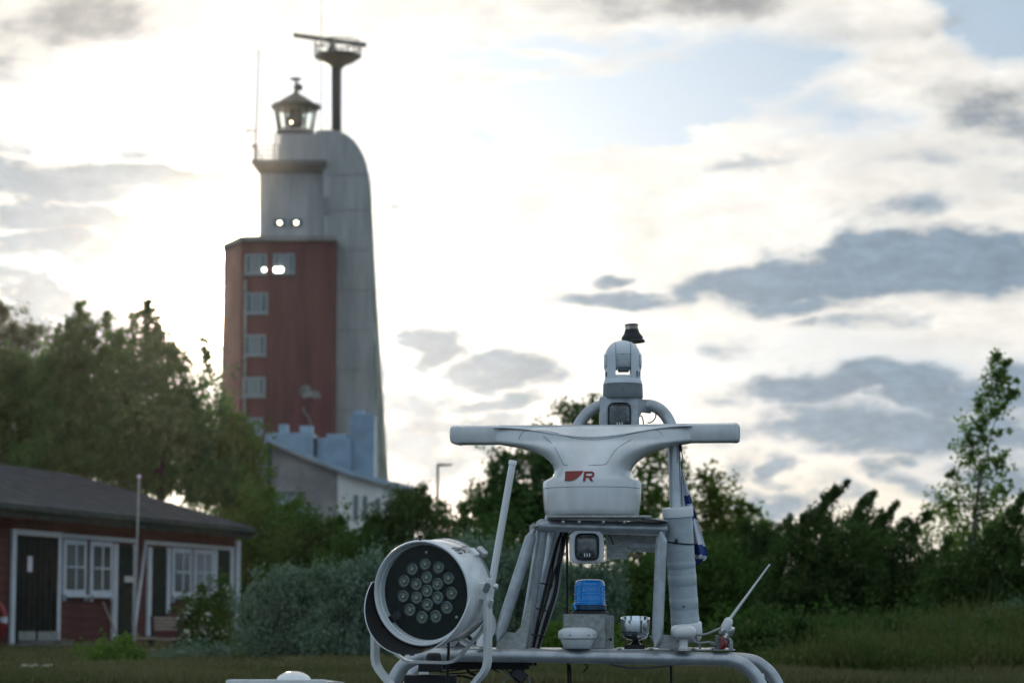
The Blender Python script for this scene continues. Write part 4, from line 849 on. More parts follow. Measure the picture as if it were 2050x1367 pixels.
# grass and weeds
def blades(name, n, x0, x1, y0, y1, hfun, w, m, label, cat, lean=.25, xf=None):
    y = RS.uniform(y0 ** -1, y1 ** -1, n) ** -1; x = RS.uniform(0, 1, n); xa = x0 * y / 30; xb = x1 * y / 30; x = xa + (xb - xa) * x
    pat = np.sin(x * 1.7 + y * .9) * np.sin(x * .6 - y * .5 + 2)
    h = hfun(x, y) * RS.uniform(.5, 1.2, n) * (1 + .35 * pat)
    z = gz(x, y); D = unit(np.stack([RS.normal(.12, lean, n), RS.normal(0, lean, n), np.ones(n)], 1))
    C = np.stack([x, y, z], 1) + D * (h * .5)[:, None]
    o = leafmesh(name, C, D, h * .52, w, np.clip(RS.uniform(0, .6, n) + .3 * pat + .15, 0, 1), m); tag(o, label, cat, kind='stuff')
def weeds(name, n, per, x0, x1, y0, y1, hfun, w, m, label):
    y = RS.uniform(y0 ** -1, y1 ** -1, n) ** -1; x = x0 * y / 30 + (x1 - x0) * y / 30 * RS.uniform(0, 1, n)
    k = np.repeat(np.arange(n), per); hh = hfun(x, y) * RS.uniform(.4, 1.3, n)
    bx = x[k] + RS.normal(size=len(k)) * .10; by = y[k] + RS.normal(size=len(k)) * .10
    lean = RS.normal(size=(n, 2)) * .22 + np.array([.15, 0])
    D = unit(np.stack([lean[k, 0] + RS.normal(0, .28, len(k)), lean[k, 1] + RS.normal(0, .28, len(k)), np.ones(len(k))], 1))
    h = hh[k] * RS.uniform(.4, 1, len(k)); tt = RS.uniform(.15, 1, len(k))
    C = np.stack([bx, by, gz(bx, by)], 1) + D * (h * tt)[:, None]
    lf = RS.uniform(0, 1, len(k)) < .5; Dl = np.where(lf[:, None], unit(D + RS.normal(size=D.shape) * .8), D)
    o = leafmesh(name, C, Dl, np.where(lf, .03, h * .3 + .02), np.where(lf, .014, w), np.clip(RS.uniform(0, 1, n)[k] * .8 + RS.uniform(0, .3, len(k)), 0, 1), m); tag(o, label, 'weeds', kind='stuff')
weeds('bank_weeds', 3400, 60, .8, 7.4, 24, 36, lambda x, y: .15 + .34 * sstep(2.4, 5.0, x * 30 / y) * (.55 + .45 * np.sin(x * 3.1 + 1) * np.sin(x * 1.3)), .007, LM['grassd'], 'tangled tall weeds on the right bank in front of the junipers')
weeds('lawn_weeds', 900, 40, -7, 3, 24, 44, lambda x, y: .09 + 0 * x, .006, LM['grass'], 'scattered low weeds tufting the lawn in front of the bushes')
blades('lawn_grass', 150000, -7, 7, 19.5, 52, lambda x, y: .07 + .04 * sstep(30, 20, y), .007, LM['grass'], 'short dry green lawn grass in front of the hut and bushes', 'grass')
blades('tall_grass', 70000, 1.2, 7.2, 24, 37, lambda x, y: .08 + .10 * sstep(3, 5, x) * (.6 + .4 * np.sin(x * 2.1)), .008, LM['grassd'], 'tall rough grass and weeds on the right bank below the junipers', 'grass', lean=.3)
# white flower tufts on the lawn
for x, y, n_, lb_ in ((61, 1352, 14, 'small white flower clump at the bottom left, lower one'), (90, 1346, 18, 'small white flower clump at the bottom left, upper one'), (51, 1356, 5, 'tiny single white flower left of the two clumps')):
    q = at(x, y, 24.0); g_ = float(gz(q.x, 24.0)); cents = np.array([[q.x, 24.0, max(q.z, g_ + .08)]]) + RS.normal(size=(n_, 3)) * np.array([.022, .02, .008])
    C, D, k = clump_leaves(cents, .014, 10); r_ = thing('white_flowers', (q.x, 24, g_), lb_, 'flowers', 'white flowers on the lawn'); leafmesh('blossom', C, D, .008, .007, np.zeros(len(C)), M['petals'], r_)
    mb = MB(); [mb.tube([Vector((c[0], c[1], g_ - .01)), Vector(c)], .002, 4) for c in cents[:3]]; mb.build('stem', LM['light'], r_)
# ================================================================== the boat and its roof gear
YB = 10.6
PX = YB / FPX
def B(px, py, d=0.0): return at(px, py, YB + d)
def place(px, py, d=0.0): return tuple(B(px, py, d))
WATER = -1.25
# ---- patrol boat: cabin and hull under the frame edge, with the tubular roof rack
boat = thing('patrol_boat', (0.55, 11.6, WATER), 'grey patrol boat whose tubular roof rack carries the radar and lamps', 'boat')
mb = MB()
zc = B(1150, 1500).z
mb.prism([(-0.15, YB + .05, zc - .9), (1.35, YB + .05, zc - .9), (1.28, YB + .15, zc), (-0.08, YB + .15, zc)], (0, 2.3, 0))
cabin = mb.build('cabin', 'hull', boat, bevel=.05)
for x in (.15, .62, 1.08):
    mb = MB(); mb.box((x, YB + .085, zc - .42), (.36, .03, .42)); mb.build('cabin_window', 'darkglass', cabin, bevel=.02)
mb = MB()
hr = []
for (y, w, zt) in ((YB - .6, 1.05, .0), (YB + 1, 1.25, .02), (YB + 3, 1.25, .08), (YB + 5, .8, .2), (YB + 6.2, .05, .32)):
    hr.append([Vector((.6 + sx * w * k, y, z)) for sx, k, z in ((-1, 1, zc - .9 + zt), (-1, .85, WATER - .15), (0, 0, WATER - .45), (1, .85, WATER - .15), (1, 1, zc - .9 + zt))])
mb.loft(hr); mb.build('hull', 'hull', boat)
# lower rack: tube loops with slotted top rail
r13 = 13.5 * PX
def rack_path(d, dx=0, dy=0):
    return [B(762 + dx, 1500, d), B(778 + dx, 1400, d), B(794 + dx, 1350 + dy, d), B(822 + dx, 1322 + dy, d), B(868 + dx, 1311 + dy, d), B(1000, 1311 + dy, d), B(1200, 1314 + dy, d), B(1420, 1318 + dy, d), B(1462 + dx, 1320 + dy, d), B(1494 + dx, 1334 + dy, d), B(1518 + dx, 1362 + dy, d), B(1534 + dx, 1410, d), B(1542 + dx, 1500, d)]
mb = MB(); mb.tube(rack_path(0), r13, 20, 5); rack = mb.build('rack_tube', 'alu', boat)
mb = MB(); mb.tube(rack_path(.55, 34, 0), r13, 20, 5); rack2 = mb.build('rack_tube', 'alu', boat)
mb = MB()
for (a, b) in ((872, 905), (912, 960), (966, 1012), (1018, 1062), (1070, 1128), (1135, 1172), (1182, 1236), (1244, 1300), (1308, 1342), (1350, 1382), (1392, 1426), (1432, 1472)):
    mb.box((B(a, 1300).lerp(B(b, 1300), .5) + Vector((0, .25, 0))), ((b - a) * PX, .50, .006))
slats = mb.build('tread_rail', 'alu', boat, bevel=.0015)
mb = MB()
for a in (868, 908, 963, 1015, 1066, 1131, 1178, 1240, 1304, 1346, 1388, 1429):
    p = B(a, 1299, .01); mb.tube([p + Vector((-.012, 0, 0)), p + Vector((.0, -.004, .003)), p + Vector((.013, 0, 0))], .0045, 8)
tag(mb.build('weld_seam', 'weld', slats), kind='stuff')
# clamp on the right rear loop
mb = MB(); a = B(1524, 1352, .28); mb.tube([B(1508, 1358, .3), B(1530, 1356, .3)], .02, 14); mb.build('loop_socket', 'alu', rack2)
# upper mast frame
mast = thing('radar_mast_frame', place(1200, 1298, .1), 'welded grey aluminium tube frame standing on the roof rack below the radar', 'mast frame')
mb = MB(); mb.tube([B(1084, 1056, .0), B(1076, 1052, -.0), B(1082, 1051, 0), B(1140, 1053, 0), B(1240, 1056, 0), B(1334, 1058, 0)], lambda t: 12.5 * PX if t > .02 else 8 * PX, 20)
mb.lathe([(0.001, -.027), (.016, -.023), (.0255, -.010), (.0273, 0), (.0273, .01)], B(1084, 1052, 0), (1, 0, 0), 20); mb.build('top_tube', 'alu', mast)
mb = MB(); mb.tube([B(1094, 1056, .5), B(1330, 1061, .5)], 11 * PX, 16); mb.build('top_tube', 'alu', mast)
mb = MB(); mb.tube([B(1084, 1054, 0), B(1084, 1052, .5)], 11 * PX, 16); mb.build('side_tube', 'alu', mast)
mb = MB(); mb.tube([B(1326, 1057, 0), B(1326, 1055, .5)], 11 * PX, 16); mb.build('side_tube', 'alu', mast)
mb = MB(); mb.tube([B(1086, 1054, .02), B(1080, 1100, .03), B(1064, 1200, .06), B(1046, 1300, .09)], 12 * PX, 18); mb.build('mast_leg', 'alu', mast)
mb = MB(); mb.tube([B(1112, 1058, .42), B(1100, 1110, .40), B(1078, 1190, .38), B(1056, 1302, .34)], 13 * PX, 18); mb.build('mast_leg', 'alu', mast)
def strut(pa, pb, r, d0, d1, n='brace'):
    a, b = B(*pa, d0), B(*pb, d1)
    f = lambda t: (r, r) if .07 < t < .93 else ((r * (1.22 - .22 * min(1, abs(t - (0 if t < .5 else 1)) / .07)), r * (.16 + .84 * min(1, abs(t - (0 if t < .5 else 1)) / .07))) )
    m_ = MB(); m_.tube([a.lerp(b, i / 28) for i in range(29)], lambda t: f(t), 18)
    o = m_.build(n, 'alu', mast)
    for q in (a.lerp(b, .03), a.lerp(b, .97)):
        bm_ = MB(); bm_.lathe([(.001, -.014), (.007, -.012), (.008, 0), (.001, .001)], q, (0, 1, 0), 6); bm_.build('bolt', 'chromec', o)
    return o
strut((1068, 1060), (996, 1282), 11.5 * PX, -.03, -.03)
strut((1325, 1064), (1315, 1296), 11.5 * PX, -.06, -.05)
mb = MB(); mb.tube([B(1344, 1060, .45), B(1350, 1150, .43), B(1362, 1302, .40)], 11 * PX, 16); mb.build('mast_leg', 'alu', mast)
# gusset plates
mb = MB(); mb.prism([B(993, 1298, .03), B(996, 1262, .03), B(1031, 1266, .03), B(1042, 1254, .03), B(1050, 1226, .03), B(1057, 1204, .03), B(1066, 1200, .03), B(1061, 1240, .03), B(1052, 1298, .03)], (0, .006, 0)); mb.build('gusset_plate', 'aluraw', mast, bevel=.001)
mb = MB(); mb.prism([B(1318, 1298, .03), B(1319, 1269, .03), B(1346, 1271, .03), B(1352, 1276, .03), B(1356, 1298, .03)], (0, .006, 0)); mb.build('gusset_plate', 'aluraw', mast, bevel=.001)
mb = MB(); mb.prism([B(1060, 1075, -.012), B(1060, 1052, -.012), B(1070, 1044, -.012), B(1071, 1082, -.012)], (0, .006, 0)); mb.build('gusset_plate', 'aluraw', mast)
# rear bracket plate under the frame
mb = MB(); mb.prism([B(1214, 1068, .30), B(1330, 1072, .30), B(1330, 1105, .30), B(1258, 1105, .30), B(1256, 1120, .30), B(1214, 1118, .30)], (0, .008, 0)); mb.build('rear_bracket', 'aluraw', mast, bevel=.002)
mb = MB(); mb.box(B(1292, 1092, .285), (.15, .012, .022)); mb.build('rear_bracket', 'alu', mast)
mb = MB(); mb.tube([B(1218, 1071, .02), B(1224, 1078, .0), B(1228, 1090, .0)], .003, 8, 4); mb.build('cable_end', 'black', mast)
# mounting plate below the radar
mb = MB(); mb.box(B(1197, 1037, .10), (205 * PX, .42, .010)); mb.prism([B(1290, 1034, -.09), B(1338, 1042, -.09), B(1338, 1044, -.09), B(1290, 1038, -.09)], (0, .3, 0)); pl_ = mb.build('mounting_plate', 'aluraw', mast, bevel=.002)
for x in (1128, 1160, 1208, 1250):
    mb = MB(); mb.lathe([(.007, -.012), (.0085, -.008), (.0085, 0)], B(x, 1042, -.06), (0, 0, 1), 6); mb.build('bolt', 'chromec', pl_)
# hoop behind the radar with welded box
hoop = []
mb = MB(); mb.tube([B(1096, 1060, .46), B(1112, 1000, .45), B(1132, 920, .44), B(1150, 868, .44), B(1168, 836, .44), B(1186, 819, .44), B(1205, 812, .44), B(1215, 811, .44)], 12 * PX, 18, 5); mb.build('hoop_tube', 'alu', mast)
mb = MB(); mb.tube([B(1290, 811, .44), B(1304, 812, .44), B(1320, 819, .44), B(1334, 834, .44), B(1344, 856, .42), B(1348, 890, .40), B(1351, 960, .38), B(1355, 1060, .36)], 12.5 * PX, 18, 5); mb.build('hoop_tube', 'alu', mast)
mb = MB(); mb.box(B(1239, 830, .42), (78 * PX * 1.04, .13, 68 * PX * 1.04)); box_ = mb.build('lamp_box', 'alu', mast, bevel=.005)
mb = MB(); mb.prism([B(1279, 797, .37), B(1304, 802, .44), B(1304, 826, .44), B(1285, 824, .40), B(1279, 838, .38)], (0, .05, 0)); mb.build('box_cheek', 'alu', mast, bevel=.003)
for (x0, x1, y0, y1, d) in ((1279, 1278, 798, 845, .352), (1303, 1301, 802, 826, .44), (1202, 1202, 800, 822, .36)):
    mb = MB(); n_ = 9
    for i in range(n_):
        p = B(x0, y0, d).lerp(B(x1, y1, d), i / (n_ - 1)); mb.lathe([(.001, -.004), (.0042, -.002), (.0042, .002), (.001, .004)], p, (0, .2, 1), 8)
    tag(mb.build('weld_seam', 'weld', mast), kind='stuff')
for pts in ([(1279, 830), (1285, 834), (1288, 846), (1287, 860)], [(1313, 826), (1312, 836), (1304, 845), (1296, 846)]):
    mb = MB(); mb.tube([B(*q, .42) for q in pts], .0028, 8, 5); mb.build('cable_end', 'black', mast)
# ---- navigation lamps (dark lens)
def navlamp(px, py, w, h, d, label, housing):
    root = thing('navigation_lamp', place(px, py, d), label, 'navigation lamp', 'square smoked navigation lamps')
    def rr(w_, h_, y, e=5.0, c=(px, py)):
        out = []
        for k in range(28):
            t = 2 * math.pi * k / 28; cs, sn = math.cos(t), math.sin(t)
            s_ = (abs(cs) ** e + abs(sn) ** e) ** (-1 / e)
            out.append(B(c[0], c[1], d) + Vector((cs * s_ * w_ / 2 * PX * 1.02, y, sn * s_ * h_ / 2 * PX * 1.02)))
        return out
    if housing:
        m_ = MB(); m_.loft([rr(w + 22, h + 14, .07), rr(w + 24, h + 16, .05), rr(w + 22, h + 14, .012), rr(w + 8, h + 4, .004)]); m_.build('housing', 'whitem', root, bevel=0)
        m_ = MB(); m_.box(B(px - 29, py + 8, d) + Vector((0, .03, 0)), (.012, .03, .05)); m_.build('hinge', 'whitem', root, bevel=.003)
    m_ = MB(); m_.loft([rr(w + 4, h + 4, .012), rr(w + 4, h + 4, -.006), rr(w, h, -.010), rr(w - 3, h - 3, -.008)]); m_.build('bezel', 'blackg', root)
    m_ = MB(); m_.loft([rr(w - 3, h - 3, -.008), rr(w - 5, h - 6, -.014), rr(w - 14, h - 16, -.024, 3.5), rr(w * .4, h * .4, -.029, 2.5), rr(2, 2, -.030, 2)]); m_.build('lens', 'darkglass', root, sm=80)
    m_ = MB()
    for k in range(3): m_.box(B(px - 5 + k * 5, py + h * .34, d) + Vector((0, -.0265, 0)), (.004, .004, .014))
    m_.build('bulb_contacts', 'chromec', root)
    return root
navlamp(1240, 832, 44, 50, .34, 'smoked square navigation lamp in the welded box above the radar', False)
navlamp(1175, 1094, 44, 49, -.03, 'smoked square navigation lamp in white housing hanging below the radar', True)
# ---- marine radar
rad = thing('open_array_radar', place(1190, 1030, .1), 'white open array marine radar with red emblem on its pedestal', 'radar')
RC = B(1185, 1000, .10); cx = RC.x; cy = RC.y
def zpx(py, d=0.0): return B(1190, py, d).z
def wx(px, d=0.0): return B(px, 950, d).x
def sup(cx_, cy_, z, hw, hd, e, n=64):
    out = []
    for k in range(n):
        t = 2 * math.pi * k / n; c, s_ = math.cos(t), math.sin(t); q = (abs(c) ** e + abs(s_) ** e) ** (-1 / e)
        out.append(Vector((cx_ + c * q * hw, cy_ + s_ * q * hd, z)))
    return out
mb = MB(); rows = [(1034, 80, 2), (1032, 90, 2), (1028, 94.5, 2), (1018, 96.5, 2), (1000, 98.5, 2), (982, 99.5, 2), (977, 99.6, 2)]
mb.loft([sup(cx, cy, zpx(py), w * PX, w * PX * .98, e) for py, w, e in rows]); mb.build('radar_base', 'white', rad, sm=45)
mb = MB(); mb.loft([sup(cx, cy, zpx(py), w * PX, w * PX * .98, 2) for py, w in ((978, 98.2), (975, 98.2))]); mb.build('base_joint', 'seam', rad)
ROT = Matrix.Translation((cx, cy, 0)) @ Matrix.Rotation(R(-7), 4, 'Z') @ Matrix.Translation((-cx, -cy, 0))
def rot(l): return [ROT @ Vector(p) for p in l]
rows = [(975.8, 99.5, 99.5, 97, 2.0), (966, 99.2, 99.2, 96.6, 2.0), (961.5, 97, 97, 95.8, 2.02), (958.5, 92, 92, 95, 2.1), (956, 86, 86, 94, 2.15), (952, 80.5, 80.5, 92.5, 2.25), (946, 77.5, 77.5, 90, 2.35),
        (938, 78, 78, 86, 2.45), (929, 82, 82, 81, 2.6), (920, 90, 90, 76, 2.8), (911, 102, 102, 70, 3.0), (903, 118, 118, 65, 3.3), (896, 138, 138, 60, 3.6), (890, 162, 162, 55, 4),
        (886, 186, 186, 51, 4.6), (883, 203, 203, 48, 5), (880, 207, 207, 47, 5), (872, 208, 208, 46, 5), (862, 208, 208, 44, 5), (857, 207, 207, 41, 5), (854.5, 204, 204, 36, 5)]
xo = (1190 - 1185) * PX
def dipf(x):
    u = max(-1, min(1, (x - cx - xo) / (200 * PX))); return (math.cos(u * math.pi) * .5 + .5) ** 1.15
# neck bulges more towards the base, drawn with a superellipse ring per height
def carve(l):
    out = []
    for p in l:
        dip = dipf(p.x); zt, zb = zpx(852.2), zpx(853.4 + 21 * dip)
        if p.y < cy and p.z > zb:
            t = min(1, (p.z - zb) / (zt - zb)); yb = cy - (43.5 + 4 * dip) * PX; yt = cy - 24 * PX
            p = Vector((p.x, max(p.y, yb + (yt - yb) * t + .003), p.z))
        out.append(p)
    return out
def rowat(py):
    for a_, b_ in zip(rows[:-1], rows[1:]):
        if b_[0] <= py <= a_[0]:
            t = (a_[0] - py) / (a_[0] - b_[0]); return tuple(x + (y - x) * t for x, y in zip(a_, b_))
rows2 = [r for r in rows if r[0] > 881] + [rowat(p_) for p_ in (880, 878, 876, 874, 872, 870, 868, 866, 864, 862, 860, 858, 856, 854.6)]
mb = MB(); mb.loft([rot(carve(sup(cx + xo * min(1, max(0, (965 - py) / 60)), cy, zpx(py), w * PX, hd * PX, e, 128))) for py, w, _, hd, e in rows2]); ped = mb.build('pedestal', 'white', rad, sm=60)
# array bar
def barsec(x, k=1.0, y0=0):
    fr = 40 - 24 * dipf(x) ** .28 if abs(x - cx - xo) < 200 * PX else 40      # the bar is cut back behind the saddle
    pts = [(-fr + 3, 876), (-fr, 855), (-fr + 1, 851.5), (-min(fr, 33), 848.2), (28, 846.5), (36, 849), (40, 855), (38, 875), (32, 882), (26, 884), (-min(fr, 26), 884), (-min(fr, 33), 882)]
    c_ = 865.5
    return [ROT @ Vector((x, cy + p[0] * PX * .98 * k, zpx(c_ + (p[1] - c_) * k))) for p in pts]
L0, L1 = cx + xo - 291 * PX, cx + xo + 292 * PX
mb = MB(); mb.loft([barsec(L0, .72), barsec(L0 + .006, .92), barsec(L0 + .022, 1.0)] + [barsec(cx + xo + u_ * 10 * PX) for u_ in range(-20, 21)] + [barsec(L1 - .030, 1.0)]); bar = mb.build('array_bar', 'white', rad, sm=30)
mb = MB(); mb.loft([barsec(L1 - .030, 1.03), barsec(L1 - .010, 1.03), barsec(L1, .9), barsec(L1 + .002, .84)]); cap = mb.build('end_cap', 'whitem', rad, sm=30)
mb = MB(); mb.loft([barsec(L1 + .0018, .62), barsec(L1 + .0032, .60)]); mb.build('end_plate', 'seam', cap)
mb = MB(); mb.loft([barsec(L0 - .001, .72), barsec(L0 + .024, 1.025), barsec(L0 + .045, 1.025)]); mb.build('end_cap', 'whitem', rad, sm=30)
# bright sloping saddle over the pedestal front
mb = MB(); n_ = 48; rows_ = []
for j in range(7):
    row = []
    for i in range(n_ + 1):
        u = -1 + 2 * i / n_; x = cx + xo + u * 200 * PX
        dip = (math.cos(u * math.pi) * .5 + .5) ** 1.15
        zt, zb = zpx(852.2), zpx(853.4 + 21 * dip)
        t = j / 6
        yb = cy - (43.5 + 4.0 * dip) * PX; yt = cy - 24 * PX
        row.append(ROT @ Vector((x, yb + (yt - yb) * t ** .8, zb + (zt - zb) * t)))
    rows_.append(row)
vs = [p for r in rows_ for p in r]; fs = [(a * (n_ + 1) + b, a * (n_ + 1) + b + 1, (a + 1) * (n_ + 1) + b + 1, (a + 1) * (n_ + 1) + b) for a in range(6) for b in range(n_)]
mb.add(vs, fs); sad = mb.build('saddle_cover', 'white', rad, sm=80)
mo = sad.modifiers.new('thick', 'SOLIDIFY'); mo.thickness = .004; mo.offset = -1
# ridge bead following the saddle edge, panel joints on the pedestal
def pedfront(px, py, out=.0015):
    """point on the pedestal front under photo position (px, py)"""
    z = zpx(py); zz = [zpx(r[0]) for r in rows]
    k = max(0, min(len(rows) - 2, next((i for i in range(len(rows) - 1) if zz[i + 1] >= z), len(rows) - 2)))
    t = 0 if zz[k + 1] == zz[k] else max(0, min(1, (z - zz[k]) / (zz[k + 1] - zz[k])))
    w = (rows[k][1] * (1 - t) + rows[k + 1][1] * t) * PX; hd = (rows[k][3] * (1 - t) + rows[k + 1][3] * t) * PX; e = rows[k][4] * (1 - t) + rows[k + 1][4] * t
    cs_ = xo * (1 - min(1, max(0, (965 - py) / 60))); a = min(.995, abs((px - 1190) * PX + cs_) / w)
    y = hd * (1 - a ** e) ** (1 / e)
    return ROT @ Vector((cx + xo + (px - 1190) * PX, cy - y - out, z))
mb = MB(); mb.tube([rows_[0][i] + Vector((0, -.001, -.001)) for i in range(n_ + 1)], .0022, 8); mb.build('ridge_bead', 'whitem', rad)
for seg_ in ([(1040, 888), (1044, 872), (1052, 862), (1075, 860), (1100, 862), (1125, 868), (1150, 876), (1190, 880), (1230, 877), (1270, 869), (1300, 862), (1318, 861), (1328, 868), (1340, 888)],
             [(1092, 872), (1108, 886), (1118, 900), (1128, 918), (1134, 929), (1142, 932), (1190, 933), (1216, 932), (1224, 926), (1236, 905), (1250, 892), (1268, 881)],
             [(990, 858), (994, 866), (992, 878)], [(1386, 858), (1386, 868), (1390, 880)]):
    mb = MB(); mb.tube(smooth_path([pedfront(a, b, .0002) for a, b in seg_], 5), .0011, 6); mb.build('panel_joint', 'seam', ped)
# emblem: red quarter sail and the letter R, laid on the curved front
def emblem(poly, name, m, nx=14):
    m_ = MB(); n = len(poly)
    front = [pedfront(a, b, .0036) for a, b in poly]; back = [pedfront(a, b, .0006) for a, b in poly]
    m_.add(front + back, [tuple(range(n))] + [(i, (i + 1) % n, n + (i + 1) % n, n + i) for i in range(n)])
    return m_.build(name, m, ped, sm=0)
arc = [(1176 - 1 - 36 * (1 - math.cos(t)) * 1.0, 945 + 19.5 * math.sin(t)) for t in [i * math.pi / 2 / 10 for i in range(11)]]
for k in range(10):
    def sail(u): x = 1138.6 + 38.4 * u; return x, 964.5 - 20 * max(0, (u - .22) / .78) ** 2.2
    (xa, ya), (xb, yb_) = sail(k / 10), sail((k + 1) / 10)
    sail_q = [(xa, 944.5), (xb + .05, 944.5), (xb + .05, yb_), (xa, ya)]
    if k == 0: sv, sf = [], []
    o_ = len(sv); sv += [pedfront(a_, b_, .0036) for a_, b_ in sail_q]; sf.append(tuple(range(o_, o_ + 4)))
MB().add(sv, sf).build('emblem', 'red', ped, sm=0)
Rs = [[(1178, 945.5), (1183, 945.5), (1181, 965.5), (1175.5, 965.5)], [(1183, 945.5), (1194, 945.5), (1194, 949.5), (1182.6, 949.5)], [(1182, 954.5), (1193, 954.5), (1193, 958.5), (1181.5, 958.5)],
      [(1194, 945.5), (1198, 948.5), (1198, 955), (1193, 958.5), (1193, 954.5), (1194, 953), (1194, 949.5)], [(1187, 958.3), (1191.8, 958.5), (1197, 965.5), (1191.3, 965.5)]]
vs, fs = [], []
for q in Rs:
    o = len(vs); n = len(q); vs += [pedfront(a, b, .0036) for a, b in q] + [pedfront(a, b, .0006) for a, b in q]
    fs += [tuple(o + i for i in range(n))] + [(o + i, o + (i + 1) % n, o + n + (i + 1) % n, o + n + i) for i in range(n)]
MB().add(vs, fs).build('letter', 'red', ped, sm=0)
# ---- thermal camera
tcm = thing('thermal_camera', place(1247, 797, .40), 'white domed pan and tilt camera on the welded box behind the radar', 'camera')
cc = B(1247, 797, .40); q_ = (YB + .4) / FPX
def tz(py): return B(1247, py, .4).z
ring = lambda r, py: (r * q_, tz(py) - cc.z)
mb = MB(); mb.lathe([ring(39, 798), ring(40.5, 795), ring(40, 783), ring(39.5, 770), ring(38, 769)], cc); mb.build('base_ring', 'cam_grey', tcm, sm=40)
mb = MB(); mb.lathe([ring(39.3, 769), ring(39, 766), ring(36.5, 760), ring(34.5, 759), ring(34, 753), ring(20, 751.5), ring(.5, 751)], cc, seg=48); mb.build('collar', 'cam_white', tcm, sm=40)
# two fork arms: side pieces of a domed cylinder, split by a slot
def fork(sx):
    m_ = MB(); rings_ = []
    rr_ = 36.0
    for py in [762, 750, 735, 722, 712, 705, 699, 694, 690, 687, 685, 683.5]:
        t = max(0, (716 - py) / (716 - 680.5)); rad_ = rr_ * math.sqrt(max(0.0, 1 - t * t)) if t > 0 else rr_
        x0 = 15.5 if py > 716 else 15.5
        if rad_ <= x0 + .3: rad_ = x0 + .3
        a = math.acos(min(1, x0 / rad_)); ringp = []
        for k in range(17):
            th = -a + 2 * a * k / 16
            ringp.append(cc + Vector((sx * math.cos(th) * rad_ * q_, math.sin(th) * rad_ * q_, tz(py) - cc.z)))
        rings_.append(ringp)
    m_.loft(rings_); return m_.build('fork_arm', 'cam_white', tcm, sm=50)
fl, fr = fork(-1), fork(1)
mb = MB(); rings_ = []
for k in range(15):
    x = (-14.6 + 29.2 * k / 14)
    rr2 = math.sqrt(max(0, 36 ** 2 - x * x)) - .4
    sec = []
    for j in range(24):
        th = 2 * math.pi * j / 24; cy_, cz_ = math.cos(th), math.sin(th)
        z_ = cz_ * rr2 if cz_ > 0 else cz_ * 25; y_ = cy_ * (rr2 - 1 if cz_ > -.2 else rr2 - 4)
        sec.append(cc + Vector((x * q_, y_ * q_ * .97, tz(716.5) - cc.z + z_ * q_)))
    rings_.append(sec)
mb.loft(rings_); head = mb.build('camera_head', 'cam_white', tcm, sm=50)
mb = MB(); mb.box(cc + Vector((2 * q_, 0, tz(741) - cc.z)), (22 * q_, 40 * q_, 5 * q_)); mb.build('head_underside', 'cam_grey', head, bevel=.004)
mb = MB(); mb.tube([cc + Vector((x * q_, -35.6 * q_ * math.cos(math.asin(x / 36)) * .99, tz(712) - cc.z)) for x in (-14, -7, 0, 7, 14)], .0008, 6); mb.build('panel_joint', 'seam', head)
for (py, rr3, parent) in ((712.5, 35.6, head), (782, 40.2, tcm)):
    mb = MB(); mb.lathe([(.001, -.003), (.0022, -.0025), (.0022, 0)], cc + Vector((-2 * q_, -rr3 * q_, tz(py) - cc.z)), (0, 1, 0), 8); mb.build('screw', 'black', parent)
# printed diamond and letters wrapped round the arm sides, round hub caps with crossing grooves
def wrap(az, py, out=.0006): return cc + Vector((math.sin(R(az)) * (36 * q_ + out), -math.cos(R(az)) * (36 * q_ + out), tz(py) - cc.z))
def patch(name, polys, m, parent):
    vs, fs = [], []
    for q in polys:
        o = len(vs); n = len(q); vs += [wrap(a, b, .0016) for a, b in q] + [wrap(a, b, .0002) for a, b in q]
        fs += [tuple(o + i for i in range(n))] + [(o + i, o + (i + 1) % n, o + n + (i + 1) % n, o + n + i) for i in range(n)]
    return MB().add(vs, fs).build(name, m, parent, sm=0)
dm = [(50, 744.5), (54, 750.5), (50, 757.5), (45.5, 751)]
patch('emblem', [[(50, 743.5), (54.5, 749), (52, 750), (50, 747.5), (48, 750), (45, 749.5)], [(45, 750.8), (48, 751), (50, 754.2), (52, 751), (54.5, 750.8), (50, 758)]], 'navy', fr)
patch('letter', [[(60, 746), (62.5, 746), (62.5, 756), (60, 756)], [(62.5, 746), (69, 746), (69, 748), (62.5, 748)], [(62.5, 750), (67, 750), (67, 752), (62.5, 752)]], 'navy', fr)
patch('letter', [[(-74, 746), (-71, 746), (-71, 755), (-74, 755)], [(-71, 746), (-64, 746), (-64, 748), (-71, 748)], [(-67, 748), (-64, 748), (-64, 751), (-67, 751)], [(-71, 750), (-64, 750), (-64, 752), (-71, 752)], [(-69, 752), (-66, 752), (-62, 755), (-65, 755)]], 'navy', fl)
for sx, pr in ((-1, fl), (1, fr)):
    c0 = cc + Vector((sx * 35 * q_, 0, tz(724) - cc.z))
    mb = MB(); mb.lathe([(17 * q_, -.004), (17 * q_, .003), (14 * q_, .006), (2 * q_, .007)], c0, (sx, 0, 0), 28); hub = mb.build('hub_cap', 'cam_white', pr, sm=40)
    for s2 in (-1, 1):
        mb = MB(); mb.tube([wrap(sx * 66, 724 - s2 * 11, .0012), wrap(sx * 74, 724 - s2 * 2, .004), wrap(sx * 82, 724 + s2 * 8, .004)], .0016, 6, 4); mb.build('groove', 'navy', pr)
